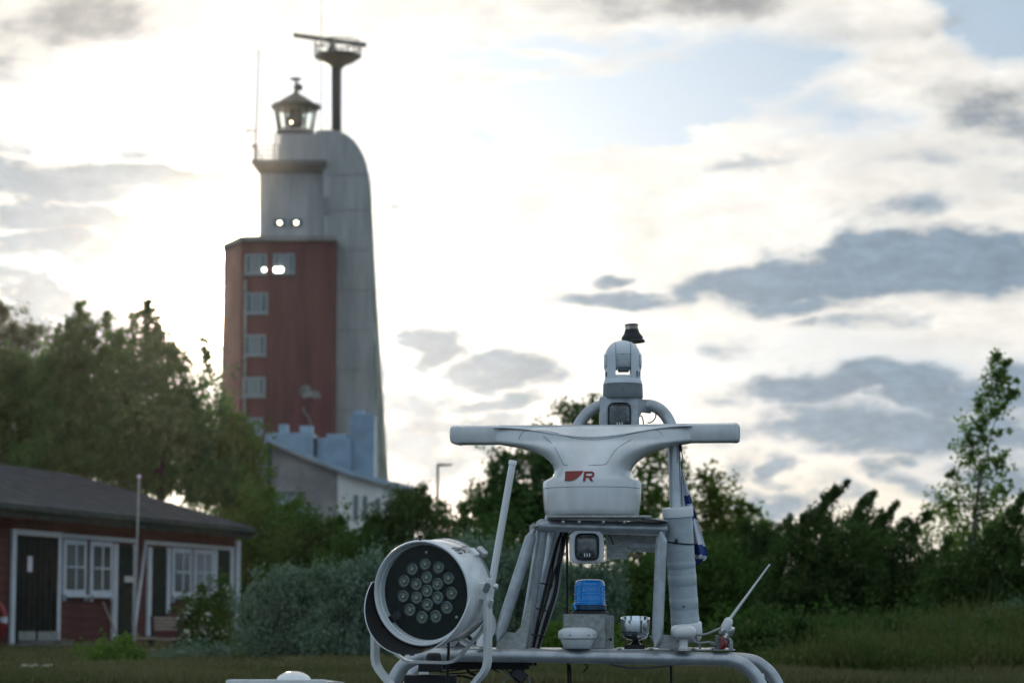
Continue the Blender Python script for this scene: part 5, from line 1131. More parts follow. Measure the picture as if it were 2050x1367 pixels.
# ---- all-round light behind the camera
arl = thing('all_round_light', place(1268, 686, .62), 'small black all-round light with clear top above the domed camera', 'light')
c0 = B(1266, 684, .62); q2 = (YB + .62) / FPX
def lp(r, py): return (r * q2, B(1266, py, .62).z - c0.z)
ax = (-.05, 0, 1)
mb = MB(); mb.lathe([lp(25, 686), lp(25.5, 684), lp(24, 681), lp(20, 680)], c0, ax); mb.build('foot_flange', 'blackg', arl)
mb = MB(); mb.lathe([lp(21.5, 681), lp(21.5, 675), lp(19, 672), lp(15.5, 667), lp(14, 661), lp(13.5, 659.5)], c0, ax); mb.build('lamp_body', 'black', arl, sm=50)
mb = MB(); mb.lathe([lp(13.2, 660), lp(12.6, 651.5)], c0, ax); ring_ = mb.build('clear_lens', mat('clear light lens', (.62, .52, .42), .1, trans=.6, coat=.4), arl)
mb = MB(); mb.lathe([lp(13.6, 652), lp(13.4, 649.5), lp(11, 648.6), lp(1, 648.4)], c0, ax); mb.build('lamp_cap', 'blackg', arl)
mb = MB(); mb.lathe([lp(3.5, 660), lp(3, 653), lp(1, 652)], c0, ax, 10); mb.build('bulb', 'black', ring_)
mb = MB(); mb.tube([B(1270, 690, .64), B(1266, 760, .64), B(1262, 812, .60), B(1258, 835, .47)], .011, 12); mb.build('stalk', 'alu', arl)
# ---- blue beacon on a steel box
sb = thing('steel_box', place(1170, 1298, .1), 'galvanised square steel box standing on the rack under the blue beacon', 'box')
p0 = B(1170.5, 1263, .06); mb = MB(); mb.box(p0 + Vector((0, .075, 0)), (84 * PX, .15, 69 * PX)); mb.build('box_shell', 'galv', sb, bevel=.002)
mb = MB(); mb.prism([B(1213, 1229, .06), B(1229, 1232, .13), B(1229, 1297, .13), B(1213, 1297.5, .06)], (0, .08, 0)); mb.build('side_panel', 'galv', sb)
mb = MB(); mb.lathe([(.001, -.004), (.006, -.003), (.006, .002)], B(1223, 1279, .095), (.3, 1, 0), 8); mb.build('bolt', 'black', sb)
mb = MB(); mb.prism([B(1130, 1290, .052), B(1180, 1290, .052), B(1180, 1296, .052), B(1130, 1296, .052)], (0, .008, 0)); mb.build('foot_lip', 'galv', sb)
bb = thing('blue_beacon', place(1181, 1228, .14), 'blue flashing beacon with black foot standing on the galvanised box', 'beacon')
c0 = B(1181, 1228, .14); qb = (YB + .14) / FPX
def bp_(r, py): return (r * qb, B(1181, py, .14).z - c0.z)
mb = MB(); mb.lathe([bp_(38, 1228), bp_(37, 1225), bp_(33, 1221.5), bp_(30, 1220)], c0); mb.build('beacon_foot', 'black', bb, sm=50)
mb = MB(); mb.lathe([bp_(30, 1221), bp_(33.5, 1219.5), bp_(33.5, 1211), bp_(31.5, 1209.5)], c0); mb.build('beacon_ring', mat('dark blue beacon ring', (.01, .06, .12), .25), bb, sm=50)
mb = MB(); mb.lathe([bp_(30.8, 1211), bp_(30.6, 1207), bp_(29.6, 1170), bp_(28.5, 1164.5), bp_(25, 1161), bp_(18, 1159.6), bp_(1, 1159)], c0, seg=48); dome = mb.build('beacon_dome', 'blue', bb, sm=60)
for py in (1172, 1184, 1190, 1202, 1206):
    r0 = 29.7 + (py - 1170) * .027; mb = MB(); mb.lathe([bp_(r0, py - 1), bp_(r0 + .8, py), bp_(r0, py + 1)], c0, seg=48, cap=False); mb.build('lens_ring', 'bluel', dome)
mb = MB()
for k in range(36):
    a = 2 * math.pi * k / 36; u = Vector((math.cos(a), math.sin(a), 0)); mb.tube([c0 + u * bp_(30.4, 1205)[0] + Vector((0, 0, bp_(0, 1205)[1])), c0 + u * bp_(29.9, 1172)[0] + Vector((0, 0, bp_(0, 1172)[1]))], .0012, 5)
mb.build('lens_ribs', 'bluel', dome)
mb = MB(); mb.tube([B(1148, 1209, .10), B(1150, 1211, .09), B(1152, 1220, .09)], .006, 8); mb.build('clip', 'bluel', bb)
# ---- white satellite pot
pot = thing('satellite_antenna', place(1156, 1298, -.02), 'squat white faceted satellite antenna in front of the galvanised box', 'antenna')
c0 = B(1156, 1298, -.0); qp = PX
def pp(r, py): return (r * qp, B(1156, py, 0).z - c0.z)
mb = MB(); mb.lathe([pp(24, 1298), pp(27, 1295), pp(32, 1284), pp(33.5, 1279)], c0, seg=32); mb.build('pot_body', 'whitem', pot, sm=50)
mb = MB(); mb.lathe([pp(33, 1279.5), pp(37.6, 1277), pp(38.6, 1272), pp(38.3, 1265), pp(37.5, 1263)], c0, seg=10); rim = mb.build('pot_rim', 'whitem', pot, sm=20, bevel=.002)
mb = MB(); mb.lathe([pp(38, 1264), pp(37, 1262), pp(28, 1257), pp(20, 1255.5), pp(1, 1255)], c0, seg=10); mb.build('pot_lid', 'whitem', pot, sm=20, bevel=.002)
for px in (1125, 1140, 1178, 1188):
    a = math.asin((px - 1156) / 38); mb = MB(); mb.lathe([(.001, -.002), (.0028, -.001), (.0028, .002)], c0 + Vector((math.sin(a) * 38.2 * qp, -math.cos(a) * 38.2 * qp, pp(0, 1270)[1])), (math.sin(a) * -1, math.cos(a), 0), 8); mb.build('screw', 'seam', rim)
# ---- chrome horn
hn = thing('chrome_horn', place(1272, 1298, .05), 'polished chrome cup horn with black slots beside the galvanised box', 'horn')
c0 = B(1272, 1278, .08)
def hp(r, py): return (r * PX, B(1272, py, .08).z - c0.z)
mb = MB(); prof = [(8, 1281), (16, 1279), (23, 1276), (27, 1268), (28.5, 1258), (29.5, 1246), (29.5, 1240)]
ringsh = []
for (r, py) in prof + [(27.5, 1240), (26.5, 1250), (22, 1262), (3, 1266)]:
    ringsh.append([c0 + Vector((math.cos(t) * r * PX, math.sin(t) * r * PX * .9, hp(0, py)[1] + ((.018 * (math.sin(t) * .55 + .25) + .003) if py <= 1246 else (.008 * math.sin(t) if py < 1259 else 0)))) for t in [2 * math.pi * k / 40 for k in range(40)]])
mb.loft(ringsh); shell = mb.build('horn_shell', 'chrome', hn, sm=70)
for k, py in enumerate((1264.5, 1268.5, 1272.5, 1276)):
    r = [28.4, 27.6, 25.4, 23.4][k] ; mb = MB(); mb.tube([c0 + Vector((math.sin(R(a)) * r * PX, -math.cos(R(a)) * r * PX * .9 - .001, hp(0, py)[1])) for a in range(-66, 8, 6)], .0024, 6); mb.build('slot', 'black', shell)
mb = MB(); mb.lathe([hp(13, 1290), hp(9, 1286), hp(6, 1283), hp(7, 1279)], c0, seg=20); mb.build('swivel', 'blackg', hn)
mb = MB(); mb.box(B(1270, 1294, .08), (40 * PX, .07, 9 * PX)); mb.build('horn_foot', 'black', hn, bevel=.003)
mb = MB(); mb.tube([B(1300, 1272, .06), B(1308, 1278, .02), B(1314, 1280, -.05), B(1320, 1284, -.02)], .003, 8, 4); mb.build('cable', 'cable', hn)
# ---- mushroom gps antenna
gp = thing('mushroom_antenna', place(1369, 1300, -.04), 'white mushroom shaped positioning antenna in front of the plastic tube', 'antenna')
c0 = B(1368, 1300, -.04)
def gpz(r, py): return (r * PX, B(1368, py, -.04).z - c0.z)
mb = MB(); mb.lathe([gpz(11, 1300), gpz(11, 1297), gpz(9, 1294), gpz(9, 1278), gpz(12, 1275)], c0); mb.build('antenna_stem', 'white', gp, sm=40)
mb = MB(); mb.lathe([gpz(19, 1277), gpz(24.2, 1272), gpz(25.2, 1266), gpz(24.8, 1260), gpz(22, 1255), gpz(16, 1251), gpz(8, 1249), gpz(1, 1248.6)], c0, seg=40); mb.build('antenna_cap', 'white', gp, sm=60)
mb = MB(); mb.lathe([gpz(16, 1301), gpz(15, 1298.5), gpz(11.5, 1297.5)], c0); mb.build('foot_flange', 'aluraw', gp)
# ---- grey plastic tube
tb = thing('plastic_tube', place(1375, 1290, .12), 'thick grey plastic tube with white collar leaning beside the flag pole', 'tube')
a, b = B(1357, 1026, .06), B(1373, 1268, .12)
mb = MB(); mb.tube([a.lerp(b, i / 10) for i in range(11)], 28.3 * PX, 36); tube_ = mb.build('tube_barrel', 'pvc', tb, sm=50)
ax = (a - b).normalized()
mb = MB(); mb.lathe([(27 * PX, .024), (30 * PX, .023), (31 * PX, .018), (31 * PX, -.016), (29 * PX, -.018)], a, ax, 36); mb.build('tube_collar', 'whitem', tb, sm=50)
mb = MB(); mb.lathe([(29 * PX, .05), (31 * PX, .045), (31 * PX, .0), (29 * PX, -.02), (24 * PX, -.034), (6 * PX, -.040)], b + Vector((.005, 0, -.0)), ax, 36); mb.build('tube_end_cap', 'whitem', tb, sm=50)
for t0, t1 in ((.40, .455), (.51, .60), (.70, .79), (.86, .95)):
    mb = MB(); mb.lathe([(28.5 * PX, 0), (28.75 * PX, .001), (28.75 * PX, (b - a).length * (t1 - t0) - .001), (28.5 * PX, (b - a).length * (t1 - t0))], a.lerp(b, t1), ax, 36, cap=False); mb.build('tape_band', 'tape', tube_, sm=50)
mb = MB(); c_ = a.lerp(b, .245); u_, w_ = frame(ax + Vector((.16, 0, 0)))
mb.tube([c_ + u_ * math.cos(t) * 29.3 * PX + w_ * math.sin(t) * 29.3 * PX for t in [2 * math.pi * k / 32 for k in range(33)]], .0035, 8); mb.build('cable_tie', 'black', tube_)
mb = MB(); mb.box(c_ + Vector((-.02, -29.5 * PX, .006)), (.013, .012, .014)); mb.build('tie_lock', 'black', tube_, bevel=.002)
mb = MB(); mb.lathe([(.001, -.003), (.006, -.002), (.0065, .001), (.003, .0015)], a.lerp(b, .775) + Vector((-.006, -28.8 * PX, 0)), (0, 1, 0), 10); mb.build('screw', 'cam_grey', tube_)
# ---- flag pole with flag
fp = thing('flag_pole', place(1351, 1060, .2), 'plain grey flag pole rising out of the plastic tube behind the radar', 'pole')
mb = MB(); mb.tube([B(1350, 868, .10), B(1352, 1024, .08), B(1366, 1250, .11)], 11.5 * PX, 20); pole_ = mb.build('pole_tube', 'pole', fp, sm=50)
mb = MB(); cp = [(1361, 884), (1363, 895), (1362, 903), (1363, 900), (1367, 915), (1366, 924), (1361, 925), (1359, 916), (1361, 903)]; mb.tube([B(*q, .06) for q in cp], .0026, 8, 4); mb.build('snap_hook', 'cam_grey', fp)
mb = MB(); mb.tube([B(1360, 880, .08), B(1362, 892, .06), B(1364, 903, .06)], .006, 8); mb.tube([B(1360, 890, .08), B(1361, 1016, .07)], .0022, 6); mb.build('halyard', 'black', fp)
fg = thing('flag', place(1362, 950, .09), 'limp white flag with dark blue bars hanging behind the plastic tube', 'flag')
mb = MB(); NR, NC = 60, 36; vs = []
for i in range(NR + 1):
    t = i / NR; py = 938 + t * 198
    xl = 1360 + 6 * t; xr = 1365 + 53 * min(1, t / .88) ** .92 - max(0, (t - .88) / .12) ** 1.2 * 24
    for j in range(NC + 1):
        u = j / NC; px = xl + (xr - xl) * u
        fold = math.sin(u * 13 + t * 3 + math.sin(t * 5)) * .022 * (.25 + t)
        vs.append(B(px + math.sin(u * 9 + t * 4) * 1.2, py + (u - .5) * 10 * (1 if t < .95 else .3) + 6 * math.sin(u * 5) * t, .10 + fold + u * .02))
fs = []; ms = []
for i in range(NR):
    for j in range(NC):
        t = (i + .5) / NR; u = (j + .5) / NC; py = 938 + t * 198 + (u - .5) * 10
        bl_ = 991 < py < 1009 and u > .42 or 1020 < py < 1041 and u > .30 or (1098 < py - (u - 1) * 26 < 1120 and u > .45) or (py - (u - 1) * 26 > 1127 and u > .3)
        fs.append((i * (NC + 1) + j, i * (NC + 1) + j + 1, (i + 1) * (NC + 1) + j + 1, (i + 1) * (NC + 1) + j)); ms.append(1 if bl_ else 0)
mb.add(vs, fs); mb.m = ms; cl = mb.build('cloth', ['flagw', 'flagb'], fg, sm=80)
so = cl.modifiers.new('t', 'SOLIDIFY'); so.thickness = .0015
# ---- whip antenna, side light and cables at right
wa = thing('whip_antenna', place(1455, 1270, .0), 'thin white whip antenna slanting right from a chromed swivel mount', 'antenna')
mb = MB(); mb.tube([B(1460, 1240), B(1539.5, 1131)], lambda t: (3.3 - 1.6 * t) * PX, 10); rod = mb.build('whip_rod', 'white', wa)
mb = MB(); mb.lathe([(.001, 0), (.0045, .002), (.0045, .006), (.001, .009)], B(1539, 1132), (.58, 0, .8), 8); mb.build('rod_tip', 'white', rod)
dr = (B(1460, 1240) - B(1449, 1262)).normalized()
mb = MB(); mb.lathe([(8.5 * PX, 0), (9.5 * PX, .01), (9.5 * PX, .042), (7 * PX, .052), (4 * PX, .058)], B(1450, 1260), dr, 20); mb.build('antenna_ferrule', 'whitem', wa, sm=50)
for (x, y, dx) in ((1447, 1262, 0), (1456, 1264, .01), (1463, 1262, .02)):
    mb = MB(); mb.lathe([(5.5 * PX, -.018), (6.8 * PX, -.014), (6.8 * PX, .014), (5.5 * PX, .018)], B(x, y, dx), (.35, -.2, 1), 10); mb.build('swivel_knuckle', 'chromec', wa, bevel=.001)
mb = MB(); mb.tube([B(1456, 1268), B(1452, 1276)], .012, 12); mb.build('swivel_stem', 'chromec', wa)
mb = MB(); mb.tube([B(1444, 1256, .0), B(1428, 1263, -.01), B(1412, 1269, 0), B(1395, 1270, .02), B(1378, 1264, .05)], 2.6 * PX, 10, 6); mb.build('antenna_cable', 'cable', wa)
srl = thing('side_light', place(1445, 1300, .0), 'red port side lamp on a small bracket at the right end of the rack', 'lamp')
mb = MB(); mb.box(B(1436, 1287, .02), (.012, .09, 32 * PX)); mb.build('backplate', 'cam_grey', srl, bevel=.002)
mb = MB(); mb.loft([[B(1439 + w * (math.cos(t) if math.cos(t) > 0 else 0), 1287 + 14.5 * math.sin(t), dd) for t in [2 * math.pi * k / 24 for k in range(24)]] for dd, w in ((-.03, 9), (-.024, 17), (0, 19), (.03, 19), (.04, 12))]); mb.build('red_lens', 'redl', srl, sm=60)
mb = MB(); mb.box(B(1442, 1300, .02), (.07, .1, .006)); mb.box(B(1463, 1292, .02), (.016, .04, .045)); mb.tube([B(1456, 1275, .02), B(1462, 1283, .02)], .010, 10); mb.build('bracket', 'galv', srl, bevel=.001)
mb = MB(); mb.lathe([(.006, -.01), (.010, -.008), (.010, .008), (.006, .01)], B(1425, 1288, .0), (1, 0, 0), 12); mb.lathe([(.006, -.012), (.0115, -.008), (.0115, .008), (.006, .01)], B(1431, 1290, .0), (1, 0, 0), 12); mb.build('cable_gland', 'cam_grey', srl)
mb = MB(); mb.tube([B(1421, 1284), B(1405, 1286), B(1392, 1285), B(1383, 1277, .01), B(1384, 1270, .03), B(1392, 1272, .04), B(1398, 1286, .04), B(1403, 1302, .04)], 2.3 * PX, 10, 6); mb.build('lamp_cable', 'cable', srl)
# ---- tall white stick antenna at the left
st = thing('stick_antenna', place(980, 1230, -.06), 'tall white stick antenna rising behind the round searchlight', 'antenna')
mb = MB(); mb.tube([B(966, 1290, -.04), B(985, 1165, -.05), B(1026, 928, -.06)], lambda t: (8.2 - 1.2 * t) * PX, 16); mb.build('stick', 'white', st, sm=50)
mb = MB(); d_ = (B(1026, 928, -.06) - B(985, 1165, -.05)).normalized(); mb.lathe([(7.6 * PX, -.012), (8.3 * PX, -.011), (8.3 * PX, .004), (7.4 * PX, .008), (.002, .009)], B(1026.5, 925, -.06), d_, 16); mb.build('stick_cap', 'white', st, sm=50)
mb = MB(); mb.lathe([(13 * PX, -.03), (13 * PX, .03), (10 * PX, .04)], B(968, 1280, -.04), d_, 16); mb.build('stick_foot', 'whitem', st)
# ---- white loudspeaker cover behind the searchlight
ls = thing('loudhailer', place(950, 1298, .0), 'white loudhailer cone with coiled cable tucked behind the searchlight', 'loudspeaker')
mb = MB(); mb.loft([[B(948 + math.cos(t) * w, 1242 + math.sin(t) * w * 1.02 + k * 2, dd) for t in [2 * math.pi * j / 32 for j in range(32)]] for k, (dd, w) in enumerate(((.28, 14), (.2, 20), (.1, 34), (.02, 44), (.0, 45), (.01, 41)))]); mb.build('horn_cone', 'whitem', ls, sm=50)
mb = MB(); mb.prism([B(877, 1299, .05), B(878, 1270, .05), B(925, 1270, .05), B(930, 1299, .05)], (0, .005, 0)); mb.build('mount_plate', 'aluraw', ls)
for k in range(4):
    r_ = (8 + 2.6 * k) * PX; c_ = B(898 + k, 1278, -.005 * k); mb = MB(); mb.tube([c_ + Vector((math.cos(t) * r_, .01 * math.sin(t * 2), math.sin(t) * r_ * .95)) for t in [2 * math.pi * j / 24 for j in range(25)]], .0032, 8); mb.build('cable_coil', 'cable', ls)
mb = MB(); mb.tube([B(888, 1262), B(905, 1258), B(925, 1268), B(935, 1282), B(955, 1282)], .006, 8, 5); mb.build('cable_loop', 'cable', ls)
mb = MB(); mb.tube([B(912, 1292), B(922, 1272), B(934, 1270), B(952, 1288)], .007, 8, 5); mb.build('cable_loop', 'black', ls)
# ---- cables on the mast
cb = thing('cable_bundle', place(1065, 1295, .25), 'bundle of black cables strapped along the slanting left mast leg', 'cable')
for k, (o, m_) in enumerate(((0, 'black'), (7, 'black'), (12, 'cable'), (17, 'black'), (23, 'black'), (27, 'cable'))):
    mb = MB(); w1 = 2.2 if k % 2 else 3.2
    mb.tube([B(1124 + o * .35, 1066, .22), B(1114 + o * .6, 1090, .2), B(1103 + o * .75, 1130, .2), B(1090 + o * .85 + (k % 3) * 2, 1185, .19), B(1076 + o * .8, 1245, .2), B(1066 + o * .45, 1300, .22), B(1060 + o * .5, 1330, .25)], w1 * PX, 10, 6); mb.build('cable', m_, cb)
mb = MB(); mb.tube([B(1126, 1072, .2), B(1123, 1095, .18), B(1123, 1120, .18), B(1112, 1138, .18), B(1101, 1180, .19)], 2.6 * PX, 8, 6); mb.build('cable', 'black', cb)
for (x, y) in ((1078, 1271), (1092, 1168), (1080, 1218)):
    mb = MB(); mb.tube([B(x - 14, y - 2, .18), B(x - 2, y, .165), B(x + 14, y + 4, .18)], .0035, 8); mb.build('cable_tie', 'black', cb)
for (x0, y0, x1, y1, nm) in ((1135, 1062, 1134, 1300, 'thin black cable dropping straight from the mast top to the rack'), (1137, 1326, 1137, 1460, 'black twin cable hanging below the rack under the beacon box'), (1343, 1326, 1344, 1460, 'single black cable hanging below the rack under the mushroom antenna')):
    o = MB().tube([B(x0, y0, .2), B((x0 + x1) / 2 + 1, (y0 + y1) / 2, .21), B(x1, y1, .22)], 2.5 * PX, 10, 5)
    if '1326' in str(y0) and x0 < 1200: o.tube([B(x0 + 4, y0 + 4, .2), B(x0 + 6, y0 + 40, .21), B(x0 + 9, y1, .22)], 2 * PX, 8, 5)
    tag(o.build('hanging_cable', 'black', org=B(x1, y1, .22)), nm, 'cable')
# ---- wiring tray below the rack at left
tr = thing('wiring_tray', place(1000, 1330, .2), 'black wiring tray with loose wires slung below the left of the rack', 'wiring tray')
mb = MB(); mb.box(B(965, 1331, .2), (190 * PX, .12, 15 * PX)); mb.build('tray', 'black', tr, bevel=.004)
wires = ([(1008, 1335), (1022, 1346), (1030, 1358), (1040, 1366)], [(1030, 1336), (1017, 1352), (1008, 1368), (1002, 1390)], [(1052, 1330), (1048, 1346), (1058, 1360), (1062, 1395)], [(880, 1345), (930, 1338), (965, 1330), (1000, 1345)], [(1004, 1338), (1040, 1368), (1052, 1390)], [(1060, 1325), (1050, 1335), (1030, 1340)],
         [(860, 1352), (900, 1348), (950, 1344), (990, 1332)], [(870, 1360), (905, 1352), (940, 1356), (960, 1372)], [(930, 1330), (940, 1345), (955, 1352)], [(1170, 1326), (1176, 1334), (1168, 1344)], [(1200, 1322), (1260, 1336), (1330, 1333), (1372, 1322)])
for k, w in enumerate(wires):
    mb = MB(); mb.tube([B(x, y, .18 + .01 * (k % 3)) for x, y in w], (1.4 + (k % 3) * .7) * PX, 8, 6); mb.build('wire', 'cable' if k in (1, 2, 4, 10) else 'black', tr)
mb = MB(); mb.box(B(1040, 1350, .2), (30 * PX, .05, 22 * PX), (Vector((.8, 0, -.6)), Vector((0, 1, 0)), Vector((.6, 0, .8)))); mb.build('connector_block', 'blackg', tr, bevel=.004)
# ---- searchlight
YS = -.95
slg = thing('searchlight', tuple(B(850, 1367, YS)), 'big round white searchlight with many led lenses in front of the rack', 'searchlight')
PS = (YB + YS) / FPX
C0 = B(843, 1187, YS)
yaw, pit = R(-23), R(-4)
fw = Vector((math.sin(yaw) , -math.cos(yaw), math.sin(pit))).normalized()     # where the lamp looks
rt = Vector((math.cos(yaw), math.sin(yaw), 0)).normalized(); upv = rt.cross(fw) * -1
if upv.z < 0: upv = -upv
def S(x, y, z): return C0 + rt * (x * PS) + upv * (y * PS) + fw * (z * PS)          # photo-pixel units on the lamp's own axes
def sring(r, z, n=64): return [S(math.cos(t) * r, math.sin(t) * r, z) for t in [2 * math.pi * k / n for k in range(n)]]
mb = MB(); mb.loft([sring(r, z) for r, z in ((100, -10), (102, -14), (103, -24), (103.5, -50), (103.5, -118), (101, -124), (96, -131), (60, -144), (.5, -148))], cap=False); shell = mb.build('lamp_drum', 'white', slg, sm=40)
mb = MB(); mb.loft([sring(r, z) for r, z in ((102, -28), (105.2, -25), (106, -4), (104.5, 0), (102.5, 1), (100.5, -1), (98.5, -5), (98, -14), (95.5, -15), (95, -30), (93, -36))], cap=False); mb.build('front_ring', 'whitem', slg, sm=40)
mb = MB(); mb.loft([sring(r, z) for r, z in ((104.0, -116), (105.4, -115), (105.4, -110), (104.0, -109))], cap=False); mb.build('rear_band', 'cam_grey', shell, sm=30)
mb = MB(); mb.loft([sring(95, -30), sring(95, -36)]); board = mb.build('led_board', 'ledboard', slg)
cells = [(0, 0)] + [(27 * math.sin(R(a)), 27 * math.cos(R(a))) for a in (0, 60, 120, 180, 240, 300)] + [(54 * math.sin(R(a)), 54 * math.cos(R(a))) for a in [-3 + k * 360 / 11 for k in range(11)]]
led0 = None
for k, (x, y) in enumerate(cells):
    p = S(x, y + 3, -30)
    if led0 is None:
        mb = MB(); mb.lathe([(12.4 * PS, .0), (12.6 * PS, .006), (11 * PS, .0085), (9.8 * PS, .004), (7 * PS, .0035), (6 * PS, .007), (4 * PS, .008), (2.6 * PS, .004), (.3 * PS, .004)], p, fw, 20); led0 = mb.build('led_lens', 'led', slg, sm=30, org=p)
        mb = MB(); mb.lathe([(2.8 * PS, .003), (2.8 * PS, .0065), (.2 * PS, .006)], p, fw, 8); chip0 = mb.build('led_chip', 'ledc', led0, org=p)
    else:
        o = led0.copy(); COL.objects.link(o); o.location = p
        c_ = chip0.copy(); COL.objects.link(c_); c_.parent = o; c_.matrix_parent_inverse = chip0.matrix_parent_inverse.copy()
for a, r in ((0, 80), (232, 80), (128, 80)):
    mb = MB(); mb.lathe([(2.8 * PS, 0), (2.8 * PS, .004), (.5 * PS, .005)], S(r * math.sin(R(a)), r * math.cos(R(a)), -30), fw, 8); mb.build('screw', 'aluraw', board)
mb = MB(); mb.box(S(-68, -48, -20), (30 * PS, 14 * PS, 10 * PS), (rt * .87 + upv * .5, rt * -.5 + upv * .87, fw)); mb.build('latch_block', 'blackg', slg, bevel=.002)
# cover glass
gm = thinglass('searchlight cover glass', (.95, .98, .97), .025)
mb = MB(); mb.add(sring(98, -13), [tuple(range(64))]); mb.build('cover_glass', gm, slg, sm=0)
# glare hood around the lower half
def hood(a0, a1, name='glare_hood'):
    m_ = MB(); n = 40; V_ = []
    for i in range(n + 1):
        t = i / n; a = R(a0 + (a1 - a0) * t); dep = 4 + 62 * math.sin(math.pi * t) ** .8
        flare = 1 + .08 * math.sin(math.pi * t)
        ring4 = [(107.5, -20), (109.5, -20), (109.5 * flare, dep), (107.5 * flare, dep)]
        V_.append([S(math.cos(a) * r, math.sin(a) * r, z) for r, z in ring4])
    m_.loft(V_); o = m_.build(name, ['visor', 'whitem'], slg, sm=30)
    me = o.data
    for p in me.polygons:   # outside skin is white, inside matt black
        c = p.center + p.normal * .004
        rel = c - C0; ra = (rel - fw * rel.dot(fw)).length; c2 = p.center - C0; rb = (c2 - fw * c2.dot(fw)).length
        p.material_index = 1 if ra > rb else 0
    return o
hood(168, 356)
# rear latch, side brackets, text
mb = MB(); mb.box(S(72, 74, -98), (20 * PS, 14 * PS, 20 * PS), (rt * .7 + upv * -.7, rt * .7 + upv * .7, fw)); mb.build('catch_block', 'whitem', shell, bevel=.004)
mb = MB(); mb.box(S(80, 76, -124), (22 * PS, 12 * PS, 18 * PS), (rt * .7 + upv * -.7, rt * .7 + upv * .7, fw)); mb.build('catch_lever', 'chromec', shell, bevel=.004)
mb = MB(); mb.tube([S(0, 100, -4), S(0, 112, -4)], .006, 10); mb.lathe([(.009, 0), (.009, .008)], S(0, 110, -4), (0, 0, 1), 8); mb.build('top_screw', 'black', slg)
vt = lambda ch, a, z, s=1: None
# lettering running back along the drum
fc = bpy.data.curves.new('lettering', 'FONT'); fc.body = 'SEEMATZ'; fc.size = 30 * PS; fc.extrude = 0; fc.align_x = 'CENTER'; fc.align_y = 'CENTER'; fc.space_character = .85
to = bpy.data.objects.new('lettering_tmp', fc); COL.objects.link(to)
dg = bpy.context.evaluated_depsgraph_get(); tm = bpy.data.meshes.new_from_object(to.evaluated_get(dg)); bpy.data.objects.remove(to)
tm.name = 'lettering'
for v in tm.vertices:
    al = R(52) + (v.co.y / (104.2 * PS)); z = -62 - v.co.x / PS * .8
    v.co = S(math.cos(al) * 104.3, math.sin(al) * 104.3, z)
tm.materials.append(M['black']); to = bpy.data.objects.new('lettering', tm); COL.objects.link(to); par(to, shell)
# pivots and yoke
XR, XL = 118, -118
for sx in (-1, 1):
    mb = MB(); mb.box(S(sx * 108, 0, -70), (16 * PS, 34 * PS, 30 * PS), (rt, upv, fw)); mb.build('pivot_block', 'white', shell, bevel=.004)
    mb = MB(); mb.lathe([(11 * PS, -.004), (12 * PS, 0), (12 * PS, .006), (11 * PS, .008)], S(sx * 115, 0, -70), rt * sx, 24); mb.build('pivot_disc', 'black', shell)
def strap(pts, w, t, nm, dpt=rt):
    m_ = MB(); sec = []
    P_ = pts
    for i, p in enumerate(P_):
        d = (P_[min(i + 1, len(P_) - 1)] - P_[max(0, i - 1)]).normalized(); n = d.cross(fwh).normalized()
        sec.append([p + fwh * (w / 2) + n * (t / 2), p - fwh * (w / 2) + n * (t / 2), p - fwh * (w / 2) - n * (t / 2), p + fwh * (w / 2) - n * (t / 2)])
    m_.loft(sec); return m_.build(nm, 'white', slg, bevel=.002, sm=30)
fwh = Vector((fw.x, fw.y, 0)).normalized()
def Yk(px, py, z=-70):
    """point on the yoke plane (through the pivots, facing the lamp direction) seen at the photo position"""
    q = S(0, 0, z); d = ray(px, py); t = (q - ORI).dot(fwh) / d.dot(fwh); return ORI + d * t
def rnd(pts): 
    out = []
    for i, p in enumerate(pts):
        if 0 < i < len(pts) - 1:
            a_, b_ = pts[i - 1], pts[i + 1]; da = (a_ - p); db = (b_ - p); k = .03
            q1 = p + da.normalized() * k; q2 = p + db.normalized() * k
            out += [q1, q1 * .25 + p * .5 + q2 * .25, q2]
        else: out.append(p)
    return out
R0 = Yk(977, 1156); R1 = Yk(976, 1336); L0_ = Yk(751, 1165); L1_ = Yk(751, 1330)
strap(rnd([R0, R1, Yk(930, 1392), Yk(800, 1392), L1_, L0_]), 22 * PS * 1.2, 9 * PS, 'yoke')
strap(rnd([Yk(985, 1200, -60), Yk(966, 1262, -110), Yk(908, 1326, -110), Yk(812, 1324, -110), Yk(764, 1282, -110), Yk(748, 1200, -60)]), 12 * PS, 6 * PS, 'yoke_brace')
for (x, y) in ((977, 1172), (974, 1180)):
    mb = MB(); mb.lathe([(.012, 0), (.012, .012), (.006, .013)], Yk(x, y, -52), fwh, 8); mb.build('yoke_bolt', 'seam', slg)
mb = MB(); mb.lathe([(.011, 0), (.013, .004), (.013, .014), (.009, .016)], Yk(989, 1174), rt, 8); mb.build('yoke_bolt', 'chromec', slg)
mb = MB(); mb.lathe([(.06, 0), (.06, .03), (.045, .04), (.045, .07), (.03, .08)], Yk(865, 1430), (0, 0, 1), 24); mb.box(Yk(866, 1455), (.12, .12, .12)); mb.build('lamp_foot', 'black', slg)
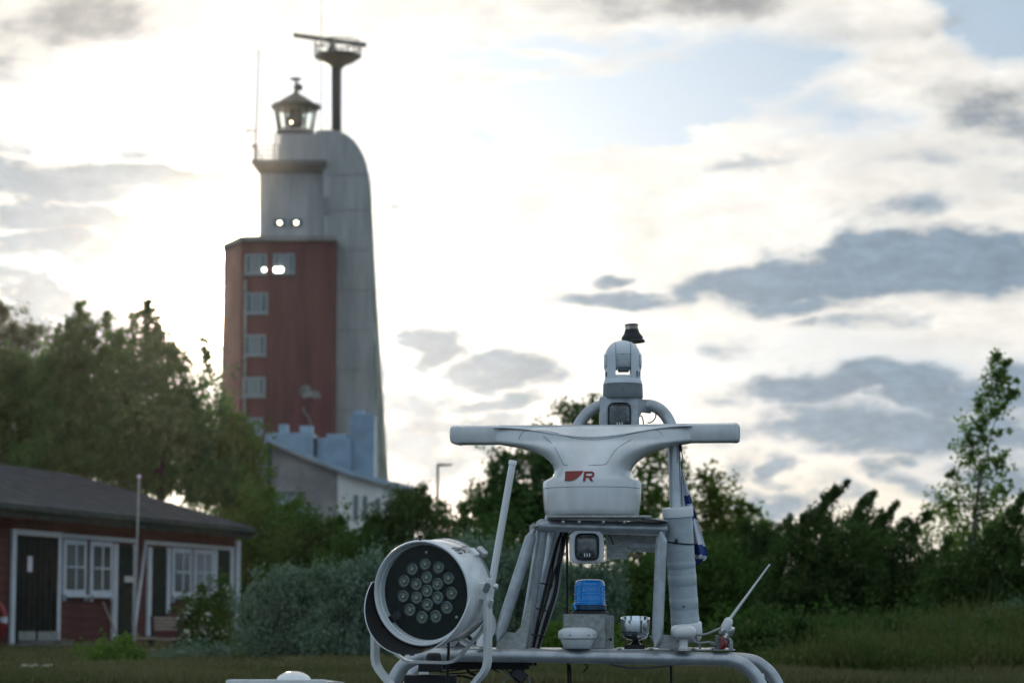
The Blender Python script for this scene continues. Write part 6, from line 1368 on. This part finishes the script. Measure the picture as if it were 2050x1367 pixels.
# black motor head between the yoke and the rack
mh = thing('pan_motor', place(862, 1390, -.2), 'black pan motor and white bracket below the searchlight', 'motor')
mb = MB(); mb.box(B(862, 1335, -.35), (46 * PX, .09, 16 * PX)); mb.lathe([(.03, 0), (.035, .01), (.03, .05), (.02, .055)], B(868, 1332, -.35), (0, 0, 1), 16); mb.box(B(862, 1360, -.3), (100 * PX, .12, 20 * PX)); mb.build('motor_block', 'black', mh, bevel=.005)
mb = MB(); mb.prism([B(820, 1350, -.2), B(838, 1350, -.2), B(842, 1332, -.2), B(850, 1322, -.2), B(858, 1320, -.2), B(858, 1350, -.2), B(858, 1368, -.2), B(815, 1368, -.2)], (0, .02, 0)); mb.build('motor_bracket', 'whitem', mh, bevel=.004)
tag(MB().tube([B(896, 1255, -.62), B(898, 1300, -.62), B(896, 1340, -.6), B(899, 1460, -.55)], 2.8 * PX, 10, 6).build('lamp_cable', 'black', org=B(899, 1460, -.55)), 'black power cable dropping from the rear of the searchlight', 'cable')
# ---- neighbouring boat roof at bottom
nb = thing('small_boat', (at(555, 1367, 15).x, 15, WATER), 'white cabin roof of a second boat with a small round dome, bottom left', 'boat')
def Q(px, py, d=0): return at(px, py, 15 + d)
mb = MB(); mb.prism([Q(452, 1372), Q(452, 1361), Q(460, 1359), Q(648, 1359), Q(656, 1362), Q(656, 1372)], (0, 1.6, -.06)); mb.build('cabin_roof', 'white', nb, bevel=.006)
mb = MB(); c_ = Q(588, 1361, .4); qn = 15.4 / FPX; mb.lathe([(34 * qn, 0), (33 * qn, 5 * qn), (28 * qn, 10 * qn), (18 * qn, 15 * qn), (8 * qn, 17.5 * qn), (.5 * qn, 18 * qn)], c_, (0, 0, 1), 28); mb.build('antenna_dome', 'white', nb, sm=60)
mb = MB(); mb.box(((Q(460, 1367).x + Q(650, 1367).x) / 2, 15.8, (WATER + Q(500, 1372).z) / 2 + .1), (190 * 15 / FPX * .9, 1.4, Q(500, 1372).z - WATER - .3)); mb.build('cabin', 'hull', nb, bevel=.03)
mb = MB(); mb.loft([[Vector(((Q(460, 1367).x + Q(650, 1367).x) / 2 + sx * w, y, z)) for sx, z in ((-1, WATER + .35), (-.6, WATER - .3), (.6, WATER - .3), (1, WATER + .35))] for y, w in ((14.2, .5), (15.5, .55), (17, .5), (18.2, .05))]); mb.build('hull', 'hull', nb)
